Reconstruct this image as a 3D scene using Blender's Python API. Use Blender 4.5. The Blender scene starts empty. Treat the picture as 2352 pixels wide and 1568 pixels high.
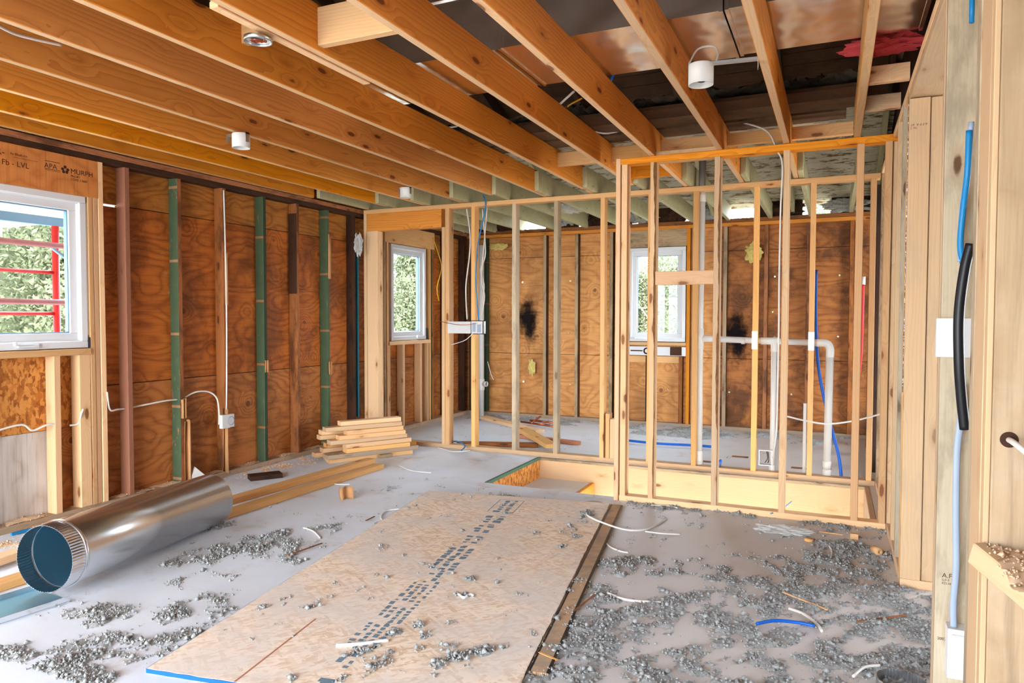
import bpy, bmesh, math, random
import numpy as np
from mathutils import Vector, Matrix, Quaternion
S = bpy.context.scene
COL = S.collection
random.seed(7)
# ------------------------------------------------------------------ camera
cam_d = bpy.data.cameras.new('camera'); cam = bpy.data.objects.new('camera', cam_d); COL.objects.link(cam)
M3 = Matrix([[0.9109824, -0.0161683, 0.4121282], [0.41244, 0.0306958, -0.9104675], [0.0020701, 0.999398, 0.0346318]])
cam.matrix_world = Matrix.Translation((0, 0, 1.25)) @ M3.to_4x4()
cam_d.sensor_width = 36.0; cam_d.lens = 24.9697; cam_d.clip_start = 0.02; cam_d.clip_end = 200
S.camera = cam
# ------------------------------------------------------------------ light
S.view_settings.view_transform = 'Standard'; S.view_settings.look = 'None'
S.view_settings.exposure = 2.22; S.view_settings.gamma = 1.0
W = bpy.data.worlds.new('sky'); S.world = W; W.use_nodes = True
wn = W.node_tree; wn.nodes.clear()
sky = wn.nodes.new('ShaderNodeTexSky'); sky.sky_type = 'NISHITA'; sky.sun_disc = False
sky.sun_elevation = math.radians(48); sky.sun_rotation = math.radians(150); sky.dust_density = 3.0
mixw = wn.nodes.new('ShaderNodeMix'); mixw.data_type = 'RGBA'; mixw.inputs[0].default_value = 0.78
sc_ = wn.nodes.new('ShaderNodeMix'); sc_.data_type = 'RGBA'; sc_.blend_type = 'MULTIPLY'; sc_.inputs[0].default_value = 1.0
sc_.inputs[7].default_value = (0.16, 0.16, 0.16, 1)
wn.links.new(sky.outputs[0], sc_.inputs[6]); wn.links.new(sc_.outputs[2], mixw.inputs[6])
mixw.inputs[7].default_value = (0.88, 0.98, 1.09, 1)
bg = wn.nodes.new('ShaderNodeBackground'); bg.inputs[1].default_value = 5.0
wo = wn.nodes.new('ShaderNodeOutputWorld')
wn.links.new(mixw.outputs[2], bg.inputs[0]); wn.links.new(bg.outputs[0], wo.inputs[0])
sd = bpy.data.lights.new('sun', 'SUN'); sd.energy = 2.2; sd.angle = math.radians(2); sd.color = (1, 0.95, 0.86)
so = bpy.data.objects.new('sun', sd); COL.objects.link(so)
so.rotation_euler = Vector((-0.62, 0.36, -0.70)).to_track_quat('-Z', 'Y').to_euler()
def portal(name, loc, d, sx, sy):
    l = bpy.data.lights.new(name, 'AREA'); l.shape = 'RECTANGLE'; l.size = sx; l.size_y = sy
    l.cycles.is_portal = True
    o = bpy.data.objects.new(name, l); COL.objects.link(o); o.location = loc
    o.rotation_euler = Vector(d).to_track_quat('-Z', 'Z').to_euler(); return o
# ------------------------------------------------------------------ materials
class NT:
    def __init__(s, name):
        s.m = bpy.data.materials.new(name); s.m.use_nodes = True; s.t = s.m.node_tree; s.t.nodes.clear()
        s.out = s.t.nodes.new('ShaderNodeOutputMaterial')
    def n(s, ty, **kw):
        nd = s.t.nodes.new('ShaderNode' + ty)
        for k, v in kw.items(): setattr(nd, k, v)
        return nd
    def l(s, a, b): s.t.links.new(a, b)
    def put(s, sock, v):
        if isinstance(v, bpy.types.NodeSocket): s.l(v, sock)
        else: sock.default_value = v
    def math(s, op, a, b=0.0, c=0.0):
        nd = s.n('Math', operation=op); s.put(nd.inputs[0], a); s.put(nd.inputs[1], b); s.put(nd.inputs[2], c); return nd.outputs[0]
    def vm(s, op, a, b=(0, 0, 0), sc=None):
        nd = s.n('VectorMath', operation=op); s.put(nd.inputs[0], a); s.put(nd.inputs[1], b)
        if sc is not None: s.put(nd.inputs[3], sc)
        return nd.outputs[0]
    def noise(s, vec, scale=5.0, detail=3.0, rough=0.55, out=0):
        nd = s.n('TexNoise'); s.put(nd.inputs['Vector'], vec); nd.inputs['Scale'].default_value = scale
        nd.inputs['Detail'].default_value = detail; nd.inputs['Roughness'].default_value = rough; return nd.outputs[out]
    def vor(s, vec, scale=5.0, out=0, rnd=1.0):
        nd = s.n('TexVoronoi'); s.put(nd.inputs['Vector'], vec); nd.inputs['Scale'].default_value = scale
        nd.inputs['Randomness'].default_value = rnd; return nd.outputs[out]
    def sm(s, v, a, b, lo=0.0, hi=1.0):
        nd = s.n('MapRange', interpolation_type='SMOOTHSTEP'); s.put(nd.inputs[0], v)
        nd.inputs[1].default_value = a; nd.inputs[2].default_value = b; nd.inputs[3].default_value = lo; nd.inputs[4].default_value = hi
        return nd.outputs[0]
    def mix(s, f, a, b, mode='MIX'):
        nd = s.n('Mix', data_type='RGBA', blend_type=mode); s.put(nd.inputs[0], f)
        s.put(nd.inputs[6], a if not isinstance(a, tuple) else a + (1,) if len(a) == 3 else a)
        s.put(nd.inputs[7], b if not isinstance(b, tuple) else b + (1,) if len(b) == 3 else b)
        return nd.outputs[2]
    def xyz(s, v):
        nd = s.n('SeparateXYZ'); s.put(nd.inputs[0], v); return nd.outputs
    def comb(s, x, y, z):
        nd = s.n('CombineXYZ'); s.put(nd.inputs[0], x); s.put(nd.inputs[1], y); s.put(nd.inputs[2], z); return nd.outputs[0]
    def obj(s): return s.n('TexCoord').outputs['Object']
    def bsdf(s, col, rough=0.6, metal=0.0, bump=None, bs=0.2, bd=0.002, spec=0.3, **kw):
        b = s.n('BsdfPrincipled'); s.put(b.inputs['Base Color'], col if not isinstance(col, tuple) else col + (1,))
        s.put(b.inputs['Roughness'], rough); b.inputs['Metallic'].default_value = metal
        b.inputs['Specular IOR Level'].default_value = spec
        for k, v in kw.items(): s.put(b.inputs[k], v)
        if bump is not None:
            bp = s.n('Bump'); bp.inputs['Strength'].default_value = bs; bp.inputs['Distance'].default_value = bd
            s.put(bp.inputs['Height'], bump); s.l(bp.outputs[0], b.inputs['Normal'])
        s.l(b.outputs[0], s.out.inputs[0]); return s.m
def rgb(r, g, b):
    f = lambda c: ((c / 255 + 0.055) / 1.055) ** 2.4 if c > 10 else c / 255 / 12.92
    return (f(r), f(g), f(b))
def wood(name, light, dark, freq=70, knot=0.5, fib=0.35, rough=0.68, stain=None, stain_amt=0.0, contrast=1.0, paint=None, vary=0.22, lathm=True):
    t = NT(name); v = t.obj(); oi = t.n('ObjectInfo').outputs['Random']
    off = t.comb(t.math('MULTIPLY', oi, 37.1), t.math('MULTIPLY', oi, 91.7), t.math('MULTIPLY', oi, 53.3))
    v2 = t.vm('ADD', v, off)
    vs = t.vm('MULTIPLY', v2, (1, 1, 0.16))
    # knots: cells stretched along the board
    kv = t.vm('MULTIPLY', v2, (9, 9, 3.1)); kd = t.vor(kv, 1.0)
    kd = t.math('ADD', kd, t.math('MULTIPLY', t.noise(v2, 40, 2), 0.07))
    km = t.sm(kd, 0.17, 0.12); kflow = t.sm(kd, 0.5, 0.08)
    wob = t.vm('SCALE', t.vm('SUBTRACT', t.noise(vs, 7, 3, 0.5, 1), (0.5, 0.5, 0.5)), sc=0.075)
    pv = t.vm('ADD', v, wob); X = t.xyz(pv)
    a = t.math('ADD', X[0], t.math('MULTIPLY_ADD', oi, 0.10, 0.02)); b = t.math('ADD', X[1], t.math('MULTIPLY_ADD', t.math('FRACT', t.math('MULTIPLY', oi, 7.3)), 0.12, 0.01))
    r = t.math('SQRT', t.math('ADD', t.math('MULTIPLY', a, a), t.math('MULTIPLY', b, b)))
    r = t.math('ADD', r, t.math('MULTIPLY', kflow, 0.03))
    g = t.math('FRACT', t.math('MULTIPLY', r, freq * 1.6)); g = t.math('POWER', g, 2.4)
    f = t.noise(t.vm('MULTIPLY', v2, (260, 260, 5)), 1.0, 3)
    big = t.noise(vs, 3.0, 3)
    k = t.math('ADD', t.math('MULTIPLY', g, 0.42 * contrast), t.math('MULTIPLY', f, fib)); k = t.math('ADD', k, t.math('MULTIPLY_ADD', big, 0.7, -0.42))
    n = t.n('Clamp'); t.l(k, n.inputs[0]); col = t.mix(n.outputs[0], light, dark)
    hv = t.n('HueSaturation'); t.l(col, hv.inputs['Color']); t.put(hv.inputs['Value'], t.math('MULTIPLY_ADD', oi, vary * 2, 1 - vary))
    t.put(hv.inputs['Saturation'], t.math('MULTIPLY_ADD', t.math('FRACT', t.math('MULTIPLY', oi, 13.7)), 0.14, 0.94)); col = hv.outputs[0]
    if knot:
        col = t.mix(t.math('MULTIPLY', t.sm(kd, 0.34, 0.10), 0.45 * knot), col, tuple(a_ * b_ for a_, b_ in zip(dark, (0.8, 0.55, 0.35))))
        col = t.mix(t.math('MULTIPLY', km, knot), col, tuple(a_ * b_ for a_, b_ in zip(dark, (0.32, 0.2, 0.13))))
    if stain is not None:
        sn = t.sm(t.noise(t.vm('MULTIPLY', v2, (4, 4, 1.3)), 2.0, 5, 0.65), 0.46, 0.66)
        col = t.mix(t.math('MULTIPLY', sn, stain_amt), col, stain)
    if paint is not None:
        pm = t.sm(t.noise(t.vm('MULTIPLY', v2, (9, 9, 3)), 3.0, 6, 0.7), 0.30, 0.40)
        z = t.xyz(v2)[2]
        lath = t.math('GREATER_THAN', t.math('ABSOLUTE', t.math('SUBTRACT', t.math('FRACT', t.math('MULTIPLY', z, 1.9)), 0.5)), 0.482)
        pm = t.math('MULTIPLY', pm, t.math('SUBTRACT', 1.0, lath)) if lathm else pm
        pc = t.mix(t.noise(v2, 12, 4), tuple(c * 0.8 for c in paint), tuple(min(1, c * 1.25) for c in paint))
        col = t.mix(pm, col, pc)
    return t.bsdf(col, rough, bump=t.math('ADD', t.math('MULTIPLY', g, 0.5), f), bs=0.25, bd=0.0012)
PINE = wood('new pine framing', rgb(226, 178, 120), rgb(194, 134, 76), 50, 0.8, contrast=0.75)
PINE_PALE = wood('pale new pine', rgb(226, 190, 148), rgb(196, 148, 100), 55, 0.85, contrast=0.8)
PINE_PINK = wood('pinkish fir framing', rgb(222, 178, 134), rgb(194, 142, 98), 45, 0.8, contrast=0.55)
JOIST = wood('honey joist timber', rgb(230, 150, 60), rgb(178, 96, 26), 40, 0.85, contrast=1.15, vary=0.12)
OLDBROWN = wood('old brown stud', rgb(168, 106, 60), rgb(104, 58, 30), 60, 0.7, stain=rgb(52, 26, 14), stain_amt=0.7)
REDBROWN = wood('red brown stud', rgb(172, 114, 84), rgb(126, 76, 54), 80, 0.3, contrast=0.5)
DARKOLD = wood('dark old timber', rgb(70, 42, 24), rgb(34, 18, 10), 60, 0.5, stain=rgb(14, 8, 5), stain_amt=0.7)
AGED = wood('aged weathered board', rgb(176, 150, 116), rgb(112, 84, 56), 60, 0.6, stain=rgb(54, 46, 38), stain_amt=0.55)
GREENSTUD = wood('green painted stud face', rgb(170, 128, 92), rgb(120, 80, 52), 60, 0.4, paint=rgb(70, 88, 62))
GREENDARK = wood('dark green painted stud edge', rgb(110, 76, 48), rgb(70, 44, 26), 60, 0.4, paint=rgb(44, 62, 44))
WHITEOLD = wood('old painted joist', rgb(150, 140, 104), rgb(90, 76, 50), 60, 0.4, lathm=False, paint=rgb(184, 180, 140), stain=rgb(60, 54, 40), stain_amt=0.3)
ROUGHPLATE = wood('dusty old plate', rgb(188, 160, 130), rgb(148, 116, 88), 60, 0.4, stain=rgb(150, 138, 124), stain_amt=0.8)
NEARWOOD = wood('knotty pale jamb board', rgb(206, 176, 138), rgb(176, 138, 98), 40, 1.0, contrast=0.6, stain=rgb(186, 162, 132), stain_amt=0.5, vary=0.06)
NEARGREY = wood('weathered greyish post', rgb(184, 170, 144), rgb(150, 132, 104), 40, 1.0, contrast=0.5, stain=rgb(120, 108, 90), stain_amt=0.55, vary=0.04)
BARK = NT('bark edge'); BARK = BARK.bsdf(BARK.mix(BARK.noise(BARK.obj(), 30, 5), rgb(70, 40, 20), rgb(178, 128, 76)), 0.9)
GRAYFACE = wood('grey weathered stud face', rgb(198, 178, 146), rgb(160, 136, 104), 60, 0.6, contrast=0.6, stain=rgb(126, 116, 100), stain_amt=0.5)
def plywood(name, light, dark, horiz='y', stain=rgb(60, 28, 10), stain_amt=0.45, knots=0.7, fr=13, chalk=0.0):
    t = NT(name); v = t.obj()
    sc = {'y': (1, 0.32, 1), 'x': (0.32, 1, 1), 'z': (1, 1, 0.3)}[horiz]
    kd = t.vor(t.vm('MULTIPLY', v, sc if False else (1, 1, 1)), 3.1); kd = t.math('ADD', kd, t.math('MULTIPLY', t.noise(v, 22, 2), 0.05))
    kf = t.sm(kd, 0.42, 0.03)
    p = t.vm('MULTIPLY', v, sc)
    h = t.noise(p, 3.2, 1.5, 0.4); h = t.math('ADD', h, t.math('MULTIPLY', kf, 0.22))
    h = t.math('ADD', h, t.math('MULTIPLY', t.noise(t.vm('MULTIPLY', v, (1 if horiz != 'x' else .1, 1 if horiz != 'y' else .1, 1)), 30, 2), 0.018))
    g = t.math('PINGPONG', t.math('MULTIPLY', h, fr * 1.15), 0.5); g = t.math('POWER', t.math('MULTIPLY', g, 2.0), 2.2)
    fs = {'y': (200, 7, 200), 'x': (7, 200, 200), 'z': (200, 200, 7)}[horiz]
    f = t.noise(t.vm('MULTIPLY', v, fs), 1.0, 2)
    k = t.math('ADD', t.math('MULTIPLY', g, 0.55), t.math('MULTIPLY_ADD', f, 0.5, -0.15))
    n = t.n('Clamp'); t.l(k, n.inputs[0]); col = t.mix(n.outputs[0], light, dark)
    st = t.sm(t.noise(v, 1.6, 7, 0.7), 0.44, 0.62); col = t.mix(t.math('MULTIPLY', st, stain_amt), col, stain)
    sk = {'y': (1, 3, 46), 'x': (3, 1, 46), 'z': (46, 46, 2)}[horiz]; col = t.mix(t.math('MULTIPLY', t.sm(t.noise(t.vm('MULTIPLY', v, sk), 1.0, 4, 0.7), 0.45, 0.75), 0.5), col, tuple(c * 0.6 for c in dark))
    if chalk:
        ch = t.sm(t.noise(t.vm('ADD', v, (7, 3, 5)), 2.3, 7, 0.75), 0.60, 0.72); col = t.mix(t.math('MULTIPLY', ch, chalk), col, rgb(208, 184, 150))
    col = t.mix(t.math('MULTIPLY', t.sm(kd, 0.115, 0.08), knots), col, tuple(c * 0.2 for c in dark))
    return t.bsdf(col, 0.62, bump=f, bs=0.15, bd=0.001)
PLY_MID = plywood('old orange plywood', rgb(200, 114, 44), rgb(126, 60, 16), 'y', chalk=0.35, stain_amt=0.55, knots=0.5)
PLY_TOP = plywood('yellowed top plywood', rgb(196, 128, 56), rgb(128, 68, 20), 'y', stain_amt=0.35)
PLY_LOW = plywood('lower plywood strip', rgb(194, 122, 62), rgb(128, 66, 24), 'y', chalk=0.5)
PLY_BACK = plywood('back wall plywood', rgb(230, 166, 98), rgb(182, 112, 54), 'x', stain=rgb(120, 66, 24), stain_amt=0.4, fr=11)
PLY_BACKDK = plywood('dark back wall plywood', rgb(190, 120, 60), rgb(126, 70, 28), 'x', stain=rgb(40, 22, 12), stain_amt=0.7, fr=11)
PLY_GREY = plywood('grey weathered plywood', rgb(206, 200, 192), rgb(168, 152, 134), 'z', stain=rgb(140, 128, 116), stain_amt=0.6, fr=5)
PLY_LVL = plywood('laminated header veneer', rgb(214, 140, 74), rgb(178, 100, 42), 'y', stain_amt=0.1, knots=0.3, fr=7)
PLY_RAW = plywood('raw birch board', rgb(180, 154, 120), rgb(152, 124, 92), 'z', stain=rgb(190, 170, 144), stain_amt=0.5, fr=5, knots=0.6)
def osb(name, light, mid, dark, dust=0.0):
    t = NT(name); v = t.obj(); cols = None
    base = t.mix(t.noise(v, 3, 3), light, mid)
    h = None
    for i, (ang, sx, sy) in enumerate(((0.3, 14, 62), (1.4, 16, 58), (2.3, 13, 66), (0.9, 30, 90))):
        mp = t.n('Mapping'); t.l(v, mp.inputs[0])
        mp.inputs[2].default_value = (ang, ang * 0.7, ang) if False else (0, 0, ang)
        mp.inputs[1].default_value = (i * 3.3, i * 1.7, i * 5.1)
        w = t.vm('MULTIPLY', mp.outputs[0], (sx, sy, 30)); w = t.vm('ADD', w, t.vm('SCALE', t.noise(w, 0.5, 2, 0.5, 1), sc=0.9))
        vn = t.n('TexVoronoi'); t.l(w, vn.inputs['Vector']); vn.inputs['Scale'].default_value = 1.0
        c = t.xyz(vn.outputs['Color']); m = t.math('GREATER_THAN', c[0], 0.55)
        cc = t.mix(c[1], mid, dark); cc = t.mix(t.math('GREATER_THAN', c[2], 0.55), cc, light)
        base = t.mix(t.math('MULTIPLY', m, 0.75), base, cc)
        h = c[1] if h is None else t.math('ADD', h, t.math('MULTIPLY', m, c[1]))
    if dust:
        dm = t.sm(t.noise(v, 2.2, 6, 0.6), 0.35, 0.7); base = t.mix(t.math('MULTIPLY', dm, dust), base, rgb(222, 214, 206))
    return t.bsdf(base, 0.75, bump=h, bs=0.2, bd=0.001)
OSB = osb('floor strand board', rgb(250, 232, 210), rgb(240, 216, 186), rgb(212, 178, 140), 0.8)
OSBWALL_t = osb('wall strand board', rgb(214, 148, 74), rgb(186, 112, 44), rgb(132, 70, 22))
def floor_mat():
    t = NT('dusty subfloor'); v = t.obj()
    c = t.mix(t.sm(t.noise(v, 1.1, 5), 0.35, 0.68), rgb(214, 218, 222), rgb(222, 230, 240))
    c = t.mix(t.math('MULTIPLY', t.sm(t.noise(v, 3.7, 7, 0.7), 0.52, 0.72), 0.6), c, rgb(188, 166, 146))
    c = t.mix(t.math('MULTIPLY', t.sm(t.math('ADD', t.xyz(v)[0], t.math('MULTIPLY', t.noise(v, 2, 4), .8)), -1.0, -.2), .75), c, rgb(206, 196, 186))
    sp = t.sm(t.noise(v, 160, 3, 0.8), 0.60, 0.74); c = t.mix(t.math('MULTIPLY', sp, t.sm(t.noise(v, 5, 3), 0.45, 0.7, 0.1, 0.7)), c, rgb(140, 136, 130))
    sc = t.sm(t.noise(t.vm('MULTIPLY', v, (3, 22, 1)), 3, 6, 0.8), 0.62, 0.70); c = t.mix(t.math('MULTIPLY', sc, 0.3), c, rgb(232, 232, 234))
    return t.bsdf(c, 0.55, bump=t.noise(v, 60, 5), bs=0.25, bd=0.002, spec=0.35)
FLOOR = floor_mat()
def simple(name, col, rough=0.5, metal=0.0, var=0.08, scale=8, bump=0.0, **kw):
    t = NT(name); v = t.obj(); c = t.mix(t.noise(v, scale, 4), tuple(x * (1 - var) for x in col), tuple(min(1, x * (1 + var)) for x in col))
    return t.bsdf(c, rough, metal, bump=t.noise(v, scale * 2, 3) if bump else None, bs=bump, bd=0.01, **kw)
WHITEPVC = simple('white plastic', rgb(210, 210, 206), 0.35)
PIPE = simple('white drain pipe', rgb(204, 202, 196), 0.3)
VINYL = simple('white window vinyl', rgb(216, 218, 220), 0.35, var=0.03)
CABLE = simple('white cable jacket', rgb(220, 216, 208), 0.45)
CABLEGREY = simple('grey blue cable jacket', rgb(150, 164, 182), 0.45)
BLUE = simple('blue plastic pipe', rgb(20, 92, 190), 0.35)
BLUECABLE = simple('blue cable jacket', rgb(18, 120, 176), 0.4)
YELLOW = simple('yellow cable jacket', rgb(214, 160, 40), 0.45)
RED = simple('red plastic pipe', rgb(206, 24, 36), 0.35)
BLACK = simple('black cable jacket', rgb(20, 22, 26), 0.4)
COPPER = simple('copper pipe metal', rgb(196, 112, 82), 0.3, 1.0)
REDPAINT = simple('red scaffold paint', rgb(214, 44, 44), 0.45, var=0.2)
PINKPAINT = simple('faded red scaffold paint', rgb(178, 112, 112), 0.6, var=0.2)
BLUEGREY = simple('blue grey painted steel', rgb(120, 160, 190), 0.5)
TEAL = simple('teal painted strip', rgb(20, 96, 110), 0.6)
GREENEDGE = simple('green floor edge', rgb(82, 112, 92), 0.8, var=0.2)
STEEL = simple('zinc plate steel', rgb(196, 206, 210), 0.35, 1.0)
SOFFIT = simple('white porch paint', rgb(222, 220, 212), 0.7)
INK = simple('dark stamp ink', rgb(70, 44, 30), 0.8)
INKBLUE = simple('blue grey stamp ink', rgb(112, 134, 148), 0.8, var=0.25, scale=30)
BLACKTAPE = simple('black flashing tape', rgb(30, 40, 48), 0.5)
PAPER = simple('torn kraft paper', rgb(188, 138, 92), 0.85, var=0.2)
PINKWOOL = simple('pink glass wool', rgb(196, 70, 76), 0.95, var=0.3)
YELLOWWOOL = simple('yellow foam wool', rgb(206, 186, 110), 0.95, var=0.2)
GROUND = simple('gravel ground', rgb(150, 146, 132), 0.9, var=0.4, scale=0.5)
SAWDUST = simple('sawdust', rgb(222, 190, 156), 0.95, var=0.2, scale=60)
PLASTERLUMP = simple('grey plaster', rgb(196, 192, 186), 0.9, var=0.2, scale=10)
FOIL = NT('crinkled foil'); FOIL = FOIL.bsdf(rgb(190, 190, 190), 0.22, 1.0, bump=FOIL.noise(FOIL.obj(), 60, 3), bs=1.0, bd=0.02)
def metal(name, col, rough, wav=0.25, spang=True):
    t = NT(name); v = t.obj(); s = t.vor(v, 45, 1); sx = t.xyz(s)[0]
    c = t.mix(sx, tuple(x * 0.99 for x in col), col)
    ru = t.math('MULTIPLY_ADD', sx, 0.006, rough)
    bp = t.math('ADD', t.noise(t.vm('MULTIPLY', v, (1, 1, 1)), 3.0, 2), t.math('MULTIPLY', t.noise(v, 40, 2), 0.002))
    return t.bsdf(c, ru, 1.0, bump=bp, bs=wav, bd=0.05)
GALV_REFL = metal('zinc with painted blue reflection', rgb(140, 188, 206), 0.5, 0.02)  # bluish base colour stands in for reflected sky on the zinc
GALV = metal('galvanised duct steel', rgb(224, 228, 232), 0.25, 0.03)
DUCTM = metal('sheet duct steel', rgb(238, 236, 232), 0.20, 0.35)
def glassmat():
    t = NT('window glass'); tr = t.n('BsdfTransparent'); tr.inputs[0].default_value = (0.96, 0.98, 0.97, 1)
    gl = t.n('BsdfGlossy'); gl.inputs['Roughness'].default_value = 0.02
    m = t.n('MixShader'); m.inputs[0].default_value = 0.018; t.l(tr.outputs[0], m.inputs[1]); t.l(gl.outputs[0], m.inputs[2]); t.l(m.outputs[0], t.out.inputs[0]); return t.m
GLASS = glassmat()
def filmmat():
    t = NT('clear plastic film'); tr = t.n('BsdfTransparent'); gl = t.n('BsdfPrincipled'); gl.inputs['Base Color'].default_value = (.8, .85, .85, 1); gl.inputs['Roughness'].default_value = 0.15
    m = t.n('MixShader'); m.inputs[0].default_value = 0.35; t.l(tr.outputs[0], m.inputs[1]); t.l(gl.outputs[0], m.inputs[2]); t.l(m.outputs[0], t.out.inputs[0]); return t.m
FILM = filmmat()
def leafmat(name, a, b):
    t = NT(name); v = t.obj(); c = t.mix(t.noise(v, 6, 3), a, b)
    d = t.n('BsdfDiffuse'); t.l(c, d.inputs[0]); tl = t.n('BsdfTranslucent'); t.l(c, tl.inputs[0])
    m = t.n('MixShader'); m.inputs[0].default_value = 0.4; t.l(d.outputs[0], m.inputs[1]); t.l(tl.outputs[0], m.inputs[2]); t.l(m.outputs[0], t.out.inputs[0]); return t.m
LEAF = leafmat('pale leaves', rgb(92, 102, 76), rgb(132, 134, 108))
def cellmat():
    t = NT('grey cellulose fluff'); v = t.obj(); n = t.noise(v, 90, 6, 0.8)
    c = t.mix(t.sm(n, 0.32, 0.68), rgb(146, 147, 144), rgb(196, 198, 196))
    return t.bsdf(c, 0.95, bump=n, bs=0.8, bd=0.006, spec=0.1)
CELL = cellmat()
def roofmat(name, a, b, paint=None):
    t = NT(name); v = t.obj(); f = t.noise(t.vm('MULTIPLY', v, (6, 160, 160)), 1.0, 3); c = t.mix(f, a, b)
    c = t.mix(t.math('MULTIPLY', t.sm(t.noise(v, 2.5, 6, 0.7), 0.45, 0.62), 0.55), c, tuple(x * 0.3 for x in b))
    if paint: c = t.mix(t.sm(t.noise(t.vm('MULTIPLY', v, (1, 4, 4)), 5, 6, 0.75), 0.40, 0.5), c, paint)
    return t.bsdf(c, 0.8, bump=f, bs=0.3)
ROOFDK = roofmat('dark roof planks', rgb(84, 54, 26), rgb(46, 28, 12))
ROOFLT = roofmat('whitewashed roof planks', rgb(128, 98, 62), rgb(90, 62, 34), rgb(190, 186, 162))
OLDCEIL = roofmat('old ceiling planks', rgb(120, 94, 68), rgb(70, 50, 32))
CELLDK = simple('dark old insulation', rgb(74, 66, 54), 0.95, var=0.4, scale=60)
# ------------------------------------------------------------------ object helpers
def props(o, label=None, cat=None, group=None, kind=None, category=None):
    cat = cat or category
    if label: o['label'] = label
    if cat: o['category'] = cat
    if group: o['group'] = group
    if kind: o['kind'] = kind
    return o
def link(name, me, mats, parent=None, loc=None, rot=None, **p):
    o = bpy.data.objects.new(name, me); COL.objects.link(o)
    for m in (mats if isinstance(mats, (list, tuple)) else [mats]): me.materials.append(m)
    if parent is not None:
        o.parent = parent; o.matrix_parent_inverse = parent.matrix_basis.inverted() if False else Matrix.Identity(4)
    if loc is not None: o.location = loc
    if rot is not None: o.rotation_mode = 'QUATERNION'; o.rotation_quaternion = rot
    return props(o, **p)
def empty(name, loc=(0, 0, 0), **p):
    o = bpy.data.objects.new(name, None); COL.objects.link(o); o.location = loc; o.empty_display_size = 0.05; return props(o, **p)
def mesh(verts, faces, smooth=False, mi=None):
    me = bpy.data.meshes.new('mesh'); me.from_pydata([tuple(map(float, v)) for v in verts], [], faces); me.update()
    if smooth: me.polygons.foreach_set('use_smooth', [True] * len(me.polygons))
    if mi is not None: me.polygons.foreach_set('material_index', mi)
    return me
def board_mesh(L, w, t, bow=0.0015, facemat=None, wane=0.0):
    n = max(1, int(L / 0.25)); ch = min(0.003, w * .15, t * .15); V = []; F = []; MI = []
    ph = random.random() * 10; ax = random.uniform(-1, 1) * bow; ay = random.uniform(-1, 1) * bow
    if wane: n = 46
    for i in range(n + 1):
        s = i / n; z = (s - 0.5) * L; dx = ax * math.sin(s * math.pi * 1.3 + ph); dy = ay * math.sin(s * math.pi * 1.1 + ph * 2)
        hx, hy = w / 2, t / 2
        wn_ = ch
        if wane: wn_ = max(ch, wane * (0.35 + 0.75 * math.sin(s * 9 + ph) * math.sin(s * 4.3 + ph * 3) + random.uniform(-.12, .25)))
        prof = [(-hx + ch, -hy), (hx - min(wn_, w * .6), -hy), (hx, -hy + wn_ * 1.3), (hx, hy - ch), (hx - ch, hy), (-hx + ch, hy), (-hx, hy - ch), (-hx, -hy + ch)]
        V += [(x + dx, y + dy, z) for x, y in prof]
    k = 8
    fm = facemat or {}
    for i in range(n):
        for j in range(k):
            a = i * k + j; b = i * k + (j + 1) % k; F.append((a, b, b + k, a + k))
            MI.append({0: fm.get('-y', 0), 1: (1 if wane else fm.get('-y', 0)), 2: fm.get('+x', 0), 3: 0, 4: fm.get('+y', 0), 5: 0, 6: fm.get('-x', 0), 7: fm.get('-y', 0)}[j])
    F.append(tuple(reversed(range(k)))); MI.append(0); F.append(tuple(range(n * k, n * k + k))); MI.append(0)
    return mesh(V, F, mi=MI)
AX = {'x': (Vector((0, 1, 0)), Vector((0, 0, 1)), Vector((1, 0, 0))), 'y': (Vector((0, 0, 1)), Vector((1, 0, 0)), Vector((0, 1, 0))), 'z': (Vector((1, 0, 0)), Vector((0, 1, 0)), Vector((0, 0, 1)))}
def quat(ex, ey, ez): return Matrix((ex, ey, ez)).transposed().to_quaternion()
def box(name, mat, x0, x1, y0, y1, z0, z1, along='z', parent=None, bow=0.0015, facemat=None, wane=0.0, **p):
    """a board filling an axis-aligned block, its grain running along one axis"""
    d = {'x': x1 - x0, 'y': y1 - y0, 'z': z1 - z0}; ex, ey, ez = AX[along]
    dim = Vector((d['x'], d['y'], d['z'])); L = abs(dim.dot(ez)); w = abs(dim.dot(ex)); t = abs(dim.dot(ey))
    c = Vector(((x0 + x1) / 2, (y0 + y1) / 2, (z0 + z1) / 2))
    if parent is not None: c = c - parent.location
    return link(name, board_mesh(L, w, t, bow, facemat, wane), mat, parent, c, quat(ex, ey, ez), **p)
def beam(name, mat, a, b, w, t, up=(0, 0, 1), parent=None, bow=0.0015, **p):
    """a board between two points; w is its size sideways, t along up"""
    a = Vector(a); b = Vector(b); ez = (b - a).normalized(); ey = (Vector(up) - ez * Vector(up).dot(ez)).normalized(); ex = ey.cross(ez)
    c = (a + b) / 2
    if parent is not None: c = c - parent.location
    return link(name, board_mesh((b - a).length, w, t, bow), mat, parent, c, quat(ex, ey, ez), **p)
def smooth_pts(pts, sub=6):
    P = [Vector(p) for p in pts]
    if len(P) < 3: return P
    out = []
    for i in range(len(P) - 1):
        p0 = P[max(0, i - 1)]; p1 = P[i]; p2 = P[i + 1]; p3 = P[min(len(P) - 1, i + 2)]
        for k in range(sub):
            s = k / sub; out.append(0.5 * ((2 * p1) + (p2 - p0) * s + (2 * p0 - 5 * p1 + 4 * p2 - p3) * s * s + (3 * p1 - p0 - 3 * p2 + p3) * s ** 3))
    return out + [P[-1]]
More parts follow.
